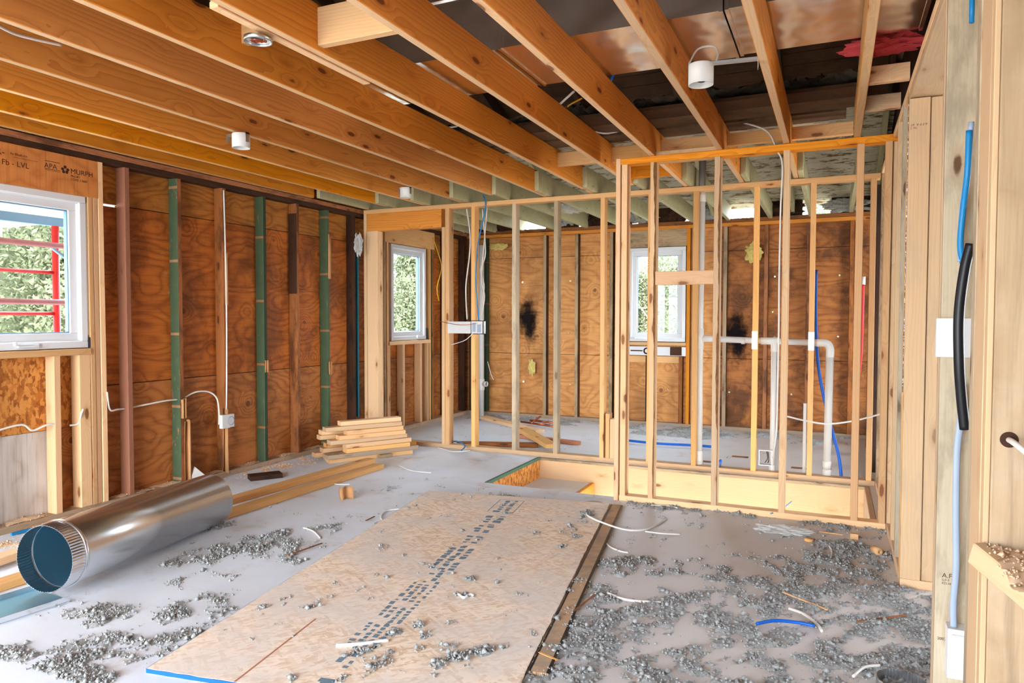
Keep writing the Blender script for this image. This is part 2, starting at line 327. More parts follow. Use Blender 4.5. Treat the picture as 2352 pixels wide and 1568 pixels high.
def tube_geo(pts, r, n=10, flat=1.0, V=None, F=None):
    V = [] if V is None else V; F = [] if F is None else F; b0 = len(V)
    T = [(pts[min(i + 1, len(pts) - 1)] - pts[max(i - 1, 0)]).normalized() for i in range(len(pts))]
    up = Vector((0, 0, 1)) if abs(T[0].z) < 0.9 else Vector((0, 1, 0))
    u = (up - T[0] * up.dot(T[0])).normalized()
    for i, p in enumerate(pts):
        u = (u - T[i] * u.dot(T[i])).normalized(); w = T[i].cross(u); rr = r[i] if isinstance(r, list) else r
        for k in range(n):
            a = 2 * math.pi * k / n; V.append(p + u * math.cos(a) * rr * flat + w * math.sin(a) * rr)
    for i in range(len(pts) - 1):
        for k in range(n):
            a = b0 + i * n + k; b = b0 + i * n + (k + 1) % n; F.append((a, b, b + n, a + n))
    F.append(tuple(b0 + k for k in reversed(range(n)))); F.append(tuple(b0 + (len(pts) - 1) * n + k for k in range(n)))
    return V, F
def tube(name, mat, pts, r, parent=None, n=10, flat=1.0, sub=6, smoothc=True, **p):
    P = smooth_pts(pts, sub) if smoothc else [Vector(q) for q in pts]
    c = P[0].copy(); par = parent.location if parent is not None else Vector((0, 0, 0))
    V, F = tube_geo([q - c for q in P], r, n, flat)
    return link(name, mesh(V, F, True), mat, parent, c - par, None, **p)
def lathe_mesh(prof, n=40, close=True):
    V = []; F = []
    for (r, z) in prof:
        for k in range(n): a = 2 * math.pi * k / n; V.append((r * math.cos(a), r * math.sin(a), z))
    for i in range(len(prof) - 1):
        for k in range(n): a = i * n + k; b = i * n + (k + 1) % n; F.append((a, b, b + n, a + n))
    if close: F.append(tuple(reversed(range(n)))); F.append(tuple(range((len(prof) - 1) * n, len(prof) * n)))
    return mesh(V, F, True)
def multibox(boxes, origin=(0, 0, 0)):
    V = []; F = []; o = Vector(origin)
    for (x0, x1, y0, y1, z0, z1) in boxes:
        b = len(V); V += [Vector(q) - o for q in ((x0, y0, z0), (x1, y0, z0), (x1, y1, z0), (x0, y1, z0), (x0, y0, z1), (x1, y0, z1), (x1, y1, z1), (x0, y1, z1))]
        F += [tuple(b + i for i in q) for q in ((0, 3, 2, 1), (4, 5, 6, 7), (0, 1, 5, 4), (1, 2, 6, 5), (2, 3, 7, 6), (3, 0, 4, 7))]
    return mesh(V, F)
def holes(u0, u1, v0, v1, hs):
    us = sorted({u0, u1} | {min(max(h[i], u0), u1) for h in hs for i in (0, 1)}); vs = sorted({v0, v1} | {min(max(h[i], v0), v1) for h in hs for i in (2, 3)})
    out = []
    for a, b in zip(us, us[1:]):
        for c, d in zip(vs, vs[1:]):
            m = ((a + b) / 2, (c + d) / 2)
            if not any(h[0] < m[0] < h[1] and h[2] < m[1] < h[3] for h in hs): out.append((a, b, c, d))
    return out
def ordinal(i): return ['first', 'second', 'third', 'fourth', 'fifth', 'sixth', 'seventh', 'eighth', 'ninth', 'tenth', 'eleventh', 'twelfth'][i]
H = 2.313                                       # underside of the joists
XL, XR, YP, YF, YB = -4.302, 0.300, 5.872, 4.678, 8.13
# ------------------------------------------------------------------ setting: floor, walls, roof
HOLE = (-2.385, 0.262, 4.765, 5.872)
fl = [(a, b, c, d, -0.02, 0.0) for a, b, c, d in holes(-4.40, 3.2, -2.4, 8.22, [HOLE])]
props(link('floor', multibox(fl), FLOOR), kind='structure')
link('floor', multibox([(-6.0, 4.0, 3.2, 7.4, -1.30, -1.28)]), FLOOR, kind='structure')['label'] = 'lower landing down the stairwell'
W1 = (1.30, 2.995, 1.05, 2.0); W2 = (6.39, 7.10, 0.99, 2.03); W3 = (-2.19, -1.53, 0.97, 2.05)
def wall_x(name, mat, x0, x1, y0, y1, z0, z1, hs):
    return link(name, multibox([(x0, x1, a, b, c, d) for a, b, c, d in holes(y0, y1, z0, z1, hs)]), mat, kind='structure')
wall_x('wall_left', PLY_LOW, -4.402, -4.39, 3.05, 8.22, -0.02, 0.787, [W2])
wall_x('wall_left', PLY_MID, -4.402, -4.39, 3.05, 8.22, 0.793, 1.987, [W2, (3.13, 3.262, 1.975, 1.99)])
wall_x('wall_left', PLY_TOP, -4.402, -4.39, 3.05, 8.22, 1.993, 2.50, [W2])
wall_x('wall_left', OSBWALL_t, -4.402, -4.39, -2.4, 3.05, 0.55, 2.50, [W1])
wall_x('wall_left', PLY_GREY, -4.402, -4.392, -2.4, 2.86, -0.02, 0.547, [])
wall_x('wall_left', PLY_LOW, -4.402, -4.39, 2.86, 3.05, -0.02, 0.547, [])
wall_x('wall_left', DARKOLD, -4.43, -4.404, -2.4, 8.25, -0.3, 3.2, [W1, W2, (3.08, 3.30, 1.955, 1.995)])
def wall_y(name, mat, y0, y1, x0, x1, z0, z1, hs):
    return link(name, multibox([(a, b, y0, y1, c, d) for a, b, c, d in holes(x0, x1, z0, z1, hs)]), mat, kind='structure')
yb = YB + 0.09
PH = [(-0.589, 8.220, 1.693), (0.047, 8.220, 1.693), (-0.766, 8.220, 1.520), (-0.584, 8.220, 1.031), (0.045, 8.220, 1.053), (-1.052, 8.220, 0.415), (-0.403, 8.220, 0.421), (-3.578, 8.220, 1.686), (-2.940, 8.220, 1.690), (-2.948, 8.220, 1.057), (-3.563, 8.220, 0.433), (-2.933, 8.220, 0.426), (-1.732, 8.220, 0.419), (-0.605, 8.220, 1.310)]
H1 = [(p[0] - .009, p[0] + .009, p[2] - .009, p[2] + .009) for p in PH]; H2 = [(p[0] - .022, p[0] + .022, p[2] - .018, p[2] + .018) for p in PH]
for (a, b, m) in ((-4.39, -1.2, PLY_BACK), (-1.2, 0.62, PLY_BACKDK), (0.62, 3.2, PLY_BACKDK)):
    hs = [W3] + [h for h in H1 if a < h[0] and h[1] < b]
    for z0, z1 in ((-0.02, 0.787), (0.793, 1.987), (1.993, 2.33)): wall_y('wall_back', m, yb, yb + .012, a, b, z0, z1, [h for h in hs if h[3] > z0 and h[2] < z1])
wall_y('wall_back', DARKOLD, yb + .014, yb + .03, -4.43, 3.2, -0.3, 2.33, [W3] + H2)
wall_x('wall_right', DARKOLD, 0.44, 0.455, 3.77, 8.22, -0.02, 3.2, [(4.80, 8.10, 0.15, 2.3)])
# attic roof planks
V0 = lambda y: 2.49 + (8.2 - y) * 0.36
def planks(name, mat, y0, y1, x0, x1, fn, label=None):
    V = []; F = []; y = y0
    while y < y1 - 0.02:
        yy = min(y + 0.135, y1); dz = random.uniform(0, .006)
        b = len(V)
        for yq in (y, yy - 0.005):
            for xq in (x0, x1):
                V.append((xq, yq, fn(yq) + dz))
        for yq in (y, yy - 0.005):
            for xq in (x0, x1): V.append((xq, yq, fn(yq) + dz + .02))
        F += [(b, b + 1, b + 3, b + 2), (b + 4, b + 6, b + 7, b + 5), (b, b + 4, b + 5, b + 1), (b + 2, b + 3, b + 7, b + 6)]
        y = yy
    o = link(name, mesh(V, F), mat, kind='structure'); o['label'] = label; return o
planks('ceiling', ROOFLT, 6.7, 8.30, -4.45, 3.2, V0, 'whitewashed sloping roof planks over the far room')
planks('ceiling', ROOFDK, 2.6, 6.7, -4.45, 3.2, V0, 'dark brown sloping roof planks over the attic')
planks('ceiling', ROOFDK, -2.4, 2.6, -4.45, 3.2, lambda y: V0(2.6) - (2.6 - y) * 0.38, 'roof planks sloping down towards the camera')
link('ceiling', multibox([(-4.45, 3.2, -2.4, 8.3, V0(2.6) + .1, V0(2.6) + .12)]), DARKOLD, kind='structure')
link('wall_right_outer', multibox([(3.2, 3.22, -2.4, 4.2, -0.3, 4.7), (3.2, 3.22, 4.2, 8.3, 2.1, 4.7), (3.2, 3.22, 4.2, 8.3, -0.3, 0.3), (3.2, 3.22, 6.7, 8.3, 0.3, 2.1)]), PLY_LOW, kind='structure')
link('rear_light_blocker', multibox([(-4.45, 3.2, -2.42, -2.4, 2.505, 5.0), (-0.35, 3.2, -2.42, -2.4, -0.3, 2.505), (-4.45, 3.2, -2.42, -2.4, -0.5, -0.02)]), PLY_LOW, kind='structure')  # unseen wall added to cut rear light on the near panel and attic
link('wall_left_gable', multibox([(-4.45, -4.432, -2.4, 8.3, 2.5, 4.7)]), ROOFDK, kind='structure')
portal('portal_rear', (-2.38, -2.43, 1.24), (0, 1, 0), 4.06, 2.52)
portal('portal_window_left', (-4.46, 2.15, 1.52), (1, 0, 0), 1.7, 0.95)
portal('portal_window_far_left', (-4.46, 6.75, 1.5), (1, 0, 0), 0.7, 1.05)
portal('portal_window_back', (-1.86, 8.27, 1.5), (0, -1, 0), 0.66, 1.1)
portal('portal_right', (3.24, 5.45, 1.2), (-1, 0, 0), 2.52, 1.82)
portal('portal_eave', (-2.0, 8.27, 2.42), (0, -1, 0), 4.8, 0.18)
# ground outside
link('ground', multibox([(-60, 60, -60, 80, -3.1, -3.0)]), GROUND, kind='structure')
#PART2
# ------------------------------------------------------------------ windows
def window(n, origin, u, w, x0, x1, z0, z1, label, handle_u):
    """u: direction along the wall, w: direction into the room; origin on the inner face of the wall studs"""
    E = empty('window_%d' % n, origin, kind='structure', label=label)
    q = quat(Vector(u), Vector(w), Vector((0, 0, 1)))
    E.rotation_mode = 'QUATERNION'; E.rotation_quaternion = q
    def part(name, bxs, mat, lab=None, par=None):
        o = bpy.data.objects.new(name, multibox(bxs)); COL.objects.link(o); o.data.materials.append(mat); o.parent = par or E
        if lab: o['label'] = lab
        bv = o.modifiers.new('b', 'BEVEL'); bv.width = 0.004; bv.segments = 2
        return o
    def ring(a, b, c, d, t, y0, y1): return [(a, b, y0, y1, c, c + t), (a, b, y0, y1, d - t, d), (a, a + t, y0, y1, c + t, d - t), (b - t, b, y0, y1, c + t, d - t)]
    part('window_frame', ring(x0, x1, z0, z1, 0.042, -0.10, -0.005), VINYL)
    part('window_frame', ring(x0 + .03, x1 - .03, z0 + .03, z1 - .03, 0.018, -0.10, -0.022), VINYL)
    sash = part('sash', ring(x0 + .044, x1 - .044, z0 + .044, z1 - .044, 0.05, -0.085, -0.035), VINYL)
    part('glazing_bead', ring(x0 + .088, x1 - .088, z0 + .088, z1 - .088, 0.012, -0.075, -0.045), simple('blue grey gasket', rgb(90, 120, 146), 0.5), None, sash)
    g = part('window_pane', [(x0 + .09, x1 - .09, -0.064, -0.060, z0 + .09, z1 - .09)], GLASS, None, sash); g.modifiers.clear()
    hc = handle_u
    part('crank_handle', [(hc - .06, hc + .06, -0.006, 0.012, z0 + .012, z0 + .034), (hc - .02, hc + .09, 0.010, 0.020, z0 + .026, z0 + .036), (hc + .075, hc + .09, 0.010, 0.032, z0 + .026, z0 + .05)], VINYL)
    return E
# left wall windows: u runs along +Y, w into the room (+X)
window(1, (-4.302, 0, 0), (0, -1, 0), (1, 0, 0), -W1[1], -W1[0], W1[2], W1[3], 'large white vinyl casement window in the left wall, scaffold outside', -2.62)
window(2, (-4.302, 0, 0), (0, -1, 0), (1, 0, 0), -W2[1], -W2[0], W2[2], W2[3], 'narrow white window in the left wall seen through the framed doorway', -6.95)
window(3, (0, YB, 0), (-1, 0, 0), (0, -1, 0), -W3[1], -W3[0], W3[2], W3[3], 'white window in the back wall behind two stud walls', 2.02)
# ------------------------------------------------------------------ left wall framing
def stud(name, mat, x0, x1, y0, y1, z0, z1, label, cat='stud', group=None, **k):
    return box(name, mat, x0, x1, y0, y1, z0, z1, 'z', label=label, category=None, **k) if False else props(box(name, mat, x0, x1, y0, y1, z0, z1, 'z', **k), label, cat, group)
GLW = 'studs of the left wall'
XS = (-4.388, XL)
box('bottom_plate', ROUGHPLATE, XS[0], XL + .004, -2.3, 5.86, 0.0, 0.042, 'y', label='dusty old bottom plate along the foot of the left wall', category='plate', bow=0)
box('bottom_plate', ROUGHPLATE, XS[0], XL + .01, 6.02, 8.10, 0.0, 0.042, 'y', label='bottom plate under the narrow far left window', category='plate', bow=0)
box('top_plate', OLDBROWN, XS[0], XL + .002, -2.3, 8.10, 2.274, 2.311, 'y', label='upper dark top plate along the left wall under the joists', category='plate', bow=0)
box('top_plate', DARKOLD, XS[0], XL - .004, -2.3, 8.10, 2.236, 2.2735, 'y', label='lower near-black top plate along the left wall', category='plate', bow=0)
def lstud(mats, y0, label, x0=XS[0], z0=0.042, z1=2.236, w=0.038, x1=XL, **k):
    return stud('wall_stud', mats, x0, x1, y0, y0 + w, z0, z1, label, 'stud', GLW, **k)
lstud(REDBROWN, 3.262, 'thick reddish brown stud on the left wall, nearest to the big window')
lstud([GREENSTUD, OLDBROWN], 3.676, 'green painted stud with bare bands, next after the reddish one', facemat={'+x': 1})
lstud([OLDBROWN, DARKOLD], 4.089, 'orange brown stud with the white outlet box on its foot')
lstud([GREENSTUD, GREENDARK], 4.515, 'darker green painted stud right of the outlet box', facemat={'+x': 1})
lstud(OLDBROWN, 4.915, 'two-tone brown stud between the two far green studs, dark at its head')
lstud([GREENSTUD, PINE], 5.325, 'worn green and bare stud rising behind the lumber pile')
lstud(DARKOLD, 5.725, 'dark brown stud beside the left post of the framed doorway')
props(box('painted_strip', TEAL, -4.36, -4.30, 5.80, 5.812, 0.25, 1.9, 'z'), 'thin teal painted strip on edge beside the doorway post', 'strip')
for z0, z1, m, lb in ((1.45, 2.15, DARKOLD, 'dark upper stain board nailed to the two-tone brown stud'),):
    props(box('board', m, -4.38, -4.296, 4.902, 4.913, z0, z1, 'z'), lb, 'board')
# framing round the big window
box('window_header', PLY_LVL, -4.36, XL + .001, -0.9, 3.072, 2.0, 2.236, 'y', label='orange laminated header beam with printed stamps above the big window', category='beam', bow=0)
props(box('window_sill', PINE, -4.385, XL + .012, 1.2, 3.0, 1.006, 1.046, 'y', bow=0), 'orange wooden sill board directly under the big white window', 'sill')
lstud(PINE_PINK, 2.768, 'pale pink cripple stud with two faces under the window sill', z1=1.006, w=0.042, x0=-4.385)
lstud(PINE_PALE, 2.928, 'wide pale cripple stud with a cable through it under the sill end', z1=1.006, w=0.075, x0=-4.385)
lstud(PINE_PALE, 2.30, 'cripple stud at the left edge of the view under the window', z1=1.006, w=0.042, x0=-4.385)
lstud(PINE, 3.005, 'orange trimmer stud touching the right side of the big window frame', z1=2.0, w=0.032, x0=-4.385)
lstud(PINE_PINK, 3.039, 'pinkish trimmer stud second from the big window frame', z1=2.0, w=0.033, x0=-4.385, x1=XL - .002)
lstud(PINE_PALE, 3.074, 'pale full height king stud closing the big window opening', w=0.038, x0=-4.385)
props(box('flashing_tape', BLACKTAPE, -4.325, -4.300, 2.996, 3.004, 1.048, 1.115, 'z', bow=0), 'small black flashing tape patch at the lower corner of the big window', 'tape')
props(box('foam_strip', VINYL, -4.37, -4.312, 2.9965, 3.0035, 1.13, 1.96, 'z', bow=0), 'thin white foam strip between the big window frame and its trimmer', 'foam')
# framing round the narrow window
box('window_header', PINE, -4.36, XL + .002, 6.26, 7.28, 2.035, 2.232, 'y', label='plywood header above the narrow window seen through the doorway', category='beam', bow=0)
props(box('window_sill', PINE_PALE, -4.385, XL + .02, 6.32, 7.16, 0.945, 0.985, 'y', bow=0), 'pale wooden sill board under the narrow window', 'sill')
for y0, w, m, z1, lb in ((6.33, .03, PINE_PALE, .945, 'thin pale cripple at the left end under the narrow window'), (6.60, .042, PINE_PALE, .945, 'pale cripple stud second from left under the narrow window'),
                         (6.96, .042, PINE_PALE, .945, 'pale wide cripple right of centre under the narrow window'), (7.115, .035, PINE_PALE, .945, 'pale cripple at the right end under the narrow window'),
                         (6.20, .038, PINE, 2.236, 'pale stud left of the narrow window'), (6.25, .035, AGED, 2.035, 'weathered trimmer hugging the left side of the narrow window'),
                         (6.30, .036, PINE, 2.035, 'inner trimmer on the left side of the narrow window'), (7.165, .036, PINE, 2.035, 'orange trimmer on the right side of the narrow window'),
                         (7.205, .014, GREENDARK, 2.236, 'thin green edge strip beside the narrow window'), (7.225, .038, OLDBROWN, 2.236, 'brown king stud right of the narrow window'),
                         (7.56, .04, DARKOLD, 2.236, 'near black stud just left of the room corner'), (8.02, .04, DARKOLD, 2.236, 'dark corner stud of the far left corner'), (6.06, .06, DARKOLD, 2.236, 'very dark stud behind the left doorway post')):
    lstud(m, y0, lb, z1=z1, w=w, x0=-4.385)
props(box('flashing_tape', BLACKTAPE, -4.325, -4.295, 7.10, 7.112, 0.99, 1.12, 'z', bow=0), 'black flashing tape at the lower corner of the narrow window', 'tape')
# ------------------------------------------------------------------ far stud wall
GF = 'studs of the far inner stud wall'; D = 0.089
box('bottom_plate', PINE_PALE, -3.80, 0.297, YP, YP + D, 0.0, 0.038, 'x', label='pale bottom plate of the far stud wall along the stairwell', category='plate', bow=0)
box('top_plate', PINE, -4.285, 0.297, YP, YP + D, 2.268, 2.308, 'x', label='long top plate of the far stud wall', category='plate', bow=0)
box('door_header', JOIST, -4.245, -3.395, YP + .003, YP + D - .003, 2.095, 2.268, 'x', label='stained header plank over the framed doorway', category='beam', bow=0)
def fstud(x, label, mat=PINE, w=0.038, z0=0.038, z1=2.268, name='wall_stud', **k):
    return stud(name, mat, x, x + w, YP, YP + D, z0, z1, label, 'stud', GF, **k)
fstud(-4.285, 'narrow pale stud at the left end of the far stud wall', PINE_PALE, z0=0.0, w=.035)
fstud(-4.245, 'wide pale post at the left side of the framed doorway', PINE_PALE, w=.125, z0=0.0, z1=2.095)
fstud(-3.392, 'trimmer stud under the right end of the door header', PINE_PALE, z1=2.095, w=.036)
fstud(-3.354, 'king stud right of the doorway with a dark knot near the top', PINE, w=.042)
for x, lb, m in ((-3.077, 'stud with the white three-gang wiring box on it', PINE), (-2.66, 'second stud right of the framed doorway, pale side lit', GRAYFACE), (-2.257, 'third stud right of the doorway, above the loose planks', GRAYFACE),
                 (-1.83, 'stud with rough knotty edge just left of the front double stud', PINE), (-1.42, 'far stud mostly hidden behind the wavy front stud', PINE),
                 (-1.05, 'far stud standing left of the tall white drain stack', PINE), (-0.583, 'far stud with the left nail plate over the drain pipe', PINE), (-0.173, 'far stud with the right nail plate near the pipe elbow', PINE), (0.236, 'far stud at the right end behind the red pipe', PINE)):
    fstud(x, lb, m)
fstud(-1.775, 'taller of two short blocks beside the double stud', PINE, z1=0.42, w=.036)
fstud(-1.735, 'lower of two short pale blocks beside the double stud', PINE_PALE, z1=0.375, w=.036)
# ------------------------------------------------------------------ front stud wall
GN = 'studs of the front stud wall'
box('bottom_plate', PINE_PALE, -1.315, 0.297, YF, YF + D - .004, 0.0, 0.038, 'x', label='bottom plate of the front stud wall half buried in grey fluff', category='plate', bow=0)
box('top_plate', JOIST, -1.318, 0.33, YF, YF + D, 2.270, 2.311, 'x', label='orange top plate of the front stud wall', category='plate', bow=0)
def nstud(x, label, mats=PINE, w=0.038, z0=0.038, z1=2.270, **k):
    return stud('wall_stud', mats, x, x + w, YF, YF + D, z0, z1, label, 'stud', GN, **k)
nstud(-1.352, 'leftmost front stud reaching below the bottom plate', PINE_PINK, w=.032, z0=0.0, z1=2.311)
nstud(-1.312, 'pale front stud doubled against the leftmost one', PINE_PALE, w=.04)
nstud(-1.118, 'front stud with a wavy bark edge left of the nailed crosspiece', [PINE_PALE, BARK], wane=0.016)
nstud(-0.706, 'front stud with a bark edge right of the nailed crosspiece', [PINE_PALE, BARK], wane=0.015)
nstud(-0.296, 'front stud with white cable stapled down its left side', [PINE_PALE, BARK])
nstud(0.110, 'pinkish front stud beside the red pipe', PINE_PINK, w=.04)
nstud(0.260, 'last front stud against the right wall', PINE, w=.036)
props(box('blocking', PINE_PINK, -1.08, -0.706, YF + .004, YF + .042, 1.462, 1.552, 'x', bow=0), 'short horizontal crosspiece with a round hole between two wavy front studs', 'blocking')
# ------------------------------------------------------------------ back wall framing
GB = 'studs of the back wall'
box('top_plate', OLDBROWN, -4.38, 0.43, YB, YB + .088, 2.292, 2.332, 'x', label='upper top plate of the back wall under the bright eave gaps', category='plate', bow=0)
box('top_plate', JOIST, -4.38, 0.43, YB + .002, YB + .088, 2.250, 2.290, 'x', label='lower top plate of the back wall', category='plate', bow=0)
box('bottom_plate', ROUGHPLATE, -4.38, 0.43, YB, YB + .088, 0.0, 0.038, 'x', label='dusty bottom plate of the back wall', category='plate', bow=0)
def bstud(x, label, mat=AGED, z0=0.038, z1=2.25, w=.04, **k):
    return stud('wall_stud', mat, x, x + w, YB, YB + .088, z0, z1, label, 'stud', GB, **k)
bstud(-4.29, 'dark stud in the far left corner on the back wall', DARKOLD)
bstud(-4.08, 'green painted corner stud behind the bundle of cables', [GREENDARK, GREENDARK])
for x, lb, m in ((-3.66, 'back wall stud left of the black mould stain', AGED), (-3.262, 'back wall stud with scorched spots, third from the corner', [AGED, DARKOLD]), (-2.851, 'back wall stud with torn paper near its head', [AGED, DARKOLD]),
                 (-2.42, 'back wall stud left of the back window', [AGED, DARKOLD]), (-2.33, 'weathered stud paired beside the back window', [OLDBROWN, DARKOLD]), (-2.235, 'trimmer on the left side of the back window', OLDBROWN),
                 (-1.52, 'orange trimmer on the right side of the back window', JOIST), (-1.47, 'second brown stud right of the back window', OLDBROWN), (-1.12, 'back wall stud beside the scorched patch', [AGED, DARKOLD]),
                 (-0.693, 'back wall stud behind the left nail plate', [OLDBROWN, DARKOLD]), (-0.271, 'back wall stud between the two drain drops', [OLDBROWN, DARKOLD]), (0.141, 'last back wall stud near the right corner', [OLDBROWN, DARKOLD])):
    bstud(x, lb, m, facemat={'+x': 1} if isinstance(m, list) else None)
box('window_header', AGED, -2.20, -1.50, YB + .004, YB + .086, 2.055, 2.25, 'x', label='grey header board above the back window', category='beam', bow=0)
props(box('window_sill', PINE_PALE, -2.19, -1.52, YB - .004, YB + .086, 0.925, 0.962, 'x', bow=0), 'thin pale sill board under the back window', 'sill')
E = empty('window_packaging_board', (-1.855, YB - .003, 0.86), label='white printed board with arrow mark under the back window sill', category='board')
link('board_face', multibox([(-.335, .335, -.004, .004, -.05, .05)]), VINYL, E)
link('printed_mark', multibox([(-.30, -.16, -.0075, -.0045, -.006, .008), (.16, .29, -.0075, -.0045, -.045, .05)]), INK, E)
rg = link('printed_mark', lathe_mesh([(.022, 0), (.04, 0), (.04, .002), (.022, .002)], 24, False), INK, E, Vector((-.11, -.006, 0)), Quaternion((1, 0, 0), math.pi / 2))
props(box('cripple_stud', OLDBROWN, -1.60, -1.56, YB, YB + .085, 0.038, 0.80, 'z'), 'brown cripple stud with a metal clip below the back window', 'stud')
props(box('cripple_stud', DARKOLD, -1.98, -1.94, YB, YB + .085, 0.038, 0.81, 'z'), 'dark cripple stud with torn paper below the back window', 'stud')
props(box('blocking', PINE, -2.19, -1.60, YB + .05, YB + .086, 0.72, 0.80, 'x', bow=0), 'horizontal plywood strip below the white printed board', 'blocking')
for a_, b_, lb in ((-4.38, -3.60, 'at the left corner'), (-3.25, -2.82, 'left of the small round gap'), (-2.63, -2.17, 'above the left side of the back window'), (-2.03, -1.72, 'above the back window'), (-1.45, -1.10, 'right of the drain stack'), (-.80, -.32, 'right of the widest gap'), (-.04, .43, 'at the right end')):
    props(box('eave_blocking', DARKOLD, a_, b_, 8.175, 8.195, 2.334, 2.50, 'x', bow=0), 'dark board closing the eave gap, ' + lb, 'blocking', 'eave boards')
# ------------------------------------------------------------------ right wall
GR = 'framing of the right wall'; XO = XR + .14
box('bottom_plate', PINE_PALE, XR, XR + .14, 3.72, YP, 0.0, 0.038, 'y', label='bottom plate of the right wall past the doorway', category='plate', bow=0)
def rstud(y0, w, label, mat=PINE_PALE, x0=XR, x1=XO, z0=0.038, z1=2.31, **k):
    return stud('wall_stud', mat, x0, x1, y0, y0 + w, z0, z1, label, 'stud', GR, **k)
rstud(4.70, .05, 'right wall stud where the front stud wall meets it', PINE_PALE)
rstud(4.35, .038, 'right wall stud just this side of the front stud wall', NEARWOOD, x1=XR + .14)
rstud(4.05, .038, 'right wall stud with a pale knotty face before the foil strip', NEARGREY)
rstud(3.80, .036, 'king stud behind the wide doorway jamb', PINE, z1=2.31)
rstud(5.30, .038, 'right wall stud between the two stud walls', DARKOLD)
rstud(5.82, .038, 'right wall stud at the end of the far stud wall', AGED)
for y, lb in ((6.4, 'first dark right wall stud in the far room'), (7.0, 'second dark right wall stud in the far room'), (7.6, 'third dark right wall stud in the far room')):
    rstud(y, .04, lb, DARKOLD, z0=0.0)
props(box('door_jamb', NEARWOOD, XR, XR + .084, 3.725, 3.763, 0.038, 2.245, 'z', bow=0), 'wide knotty doorway jamb board facing the camera on the right', 'jamb')
props(box('door_jamb', NEARWOOD, XR + .087, XO, 3.735, 3.763, 0.038, 2.245, 'z', bow=0), 'narrow second jamb board right of the wide knotty one', 'jamb')
fo = props(box('foil_insulation', FOIL, XR - .001, XR + .02, 3.775, 3.798, 0.9, 2.28, 'z', bow=0), 'crinkled silver foil insulation strip behind the doorway jamb', 'foil')
box('door_header', NEARWOOD, XR, XO, 2.60, 3.80, 2.250, 2.292, 'y', label='pale header over the right doorway with its broad underside showing', category='beam', bow=0)
box('top_plate', PINE_PALE, XR, XO, 1.6, 5.85, 2.294, 2.332, 'y', label='top plate along the head of the right wall', category='plate', bow=0)
rstud(2.56, .04, 'white edged front post of the right wall near the camera', NEARWOOD, z0=0.0)
rstud(2.522, .036, 'weathered stud face carrying the grey cable and outlet', NEARGREY, z0=0.0, x1=XR + .14)
rstud(1.955, .05, 'thin pale stud edge right of the black cable', NEARGREY, z0=0.0)
rstud(1.835, .118, 'thick near post with two dark knots on its edge', NEARWOOD, z0=0.0, x1=XR + .13)
box('plank_panel', PLY_RAW, XR + .012, XR + .9, 1.800, 1.832, 0.0, 2.31, 'z', label='large pale raw board panel filling the right edge of the view', category='panel', bow=0)
props(box('edge_strip', NEARWOOD, XR, XR + .0115, 1.800, 1.833, 0.0, 2.31, 'z', bow=0), 'thin orange edge strip on the large pale panel', 'strip')
props(beam('ledge_board', NEARWOOD, (XR - .012, 1.79, 0.745), (0.365, 1.666, 0.700), 0.028, 0.05), 'orange edge board of the sawdust-covered ledge at lower right', 'board')
_a = Vector((XR - .012, 1.79, 0.757)); _b = Vector((0.365, 1.666, 0.700)); _b.z = .725
V = [_a, _b, _b + Vector((.6, .2, 0)), Vector((XR + .9, 1.795, 0.757))]; V = [Vector(v) for v in V]; V2 = [v - Vector((0, 0, .02)) for v in V]
props(link('ledge_shelf', mesh(V + V2, [(0, 1, 2, 3), (7, 6, 5, 4), (0, 4, 5, 1), (1, 5, 6, 2), (2, 6, 7, 3), (3, 7, 4, 0)]), ROUGHPLATE), 'dusty ledge shelf covered with sawdust at the right edge', 'shelf')
# ------------------------------------------------------------------ stairwell
props(box('rim_joist', PINE_PALE, HOLE[0], 0.262, YP - .040, YP - .002, -0.285, -0.022, 'x', bow=0), 'bright new rim joist plank on the far side of the stairwell', 'rim joist')
props(box('trim_strip', AGED, HOLE[0], 0.262, YP - .042, YP - .003, -0.0215, -0.001, 'x', bow=0), 'thin floor edge strip on top of the bright rim joist', 'strip')
props(box('rim_joist', PINE_PALE, 0.225, 0.2615, YF + .1, YP - .045, -0.285, -0.001, 'y', bow=0), 'rim joist on the right side of the stairwell', 'rim joist')
props(link('stairwell_side', multibox([(HOLE[0], HOLE[0] + .02, YF + .095, YP - .045, -0.30, -0.022)], HOLE[:1] + (YF, 0)), OSBWALL_t, None, (HOLE[0], YF, 0)), 'strand board side of the stairwell opening', 'panel')
props(link('floor_edge', multibox([(0, .022, .095, YP - YF - .045, -.0215, .003)]), GREENEDGE, None, (HOLE[0], YF, 0)), 'green painted floor edge on the left of the stairwell', 'edge strip')
props(link('stair_landing', multibox([(0, .47, 0, YP - YF - .14, 0, .03)]), FLOOR, None, (HOLE[0] + .022, YF + .096, -.21)), 'dusty landing board inside the stairwell opening', 'landing')
props(box('stair_riser', JOIST, -1.89, -1.855, YF + .098, YP - .045, -.30, -.178, 'y', bow=0), 'orange riser board at the edge of the stair landing', 'riser')
props(box('rim_joist', PINE, HOLE[0], -0.0, HOLE[2] - .04, HOLE[2] - .002, -0.285, -0.021, 'x', bow=0), 'near rim joist of the stairwell under the floor', 'rim joist')
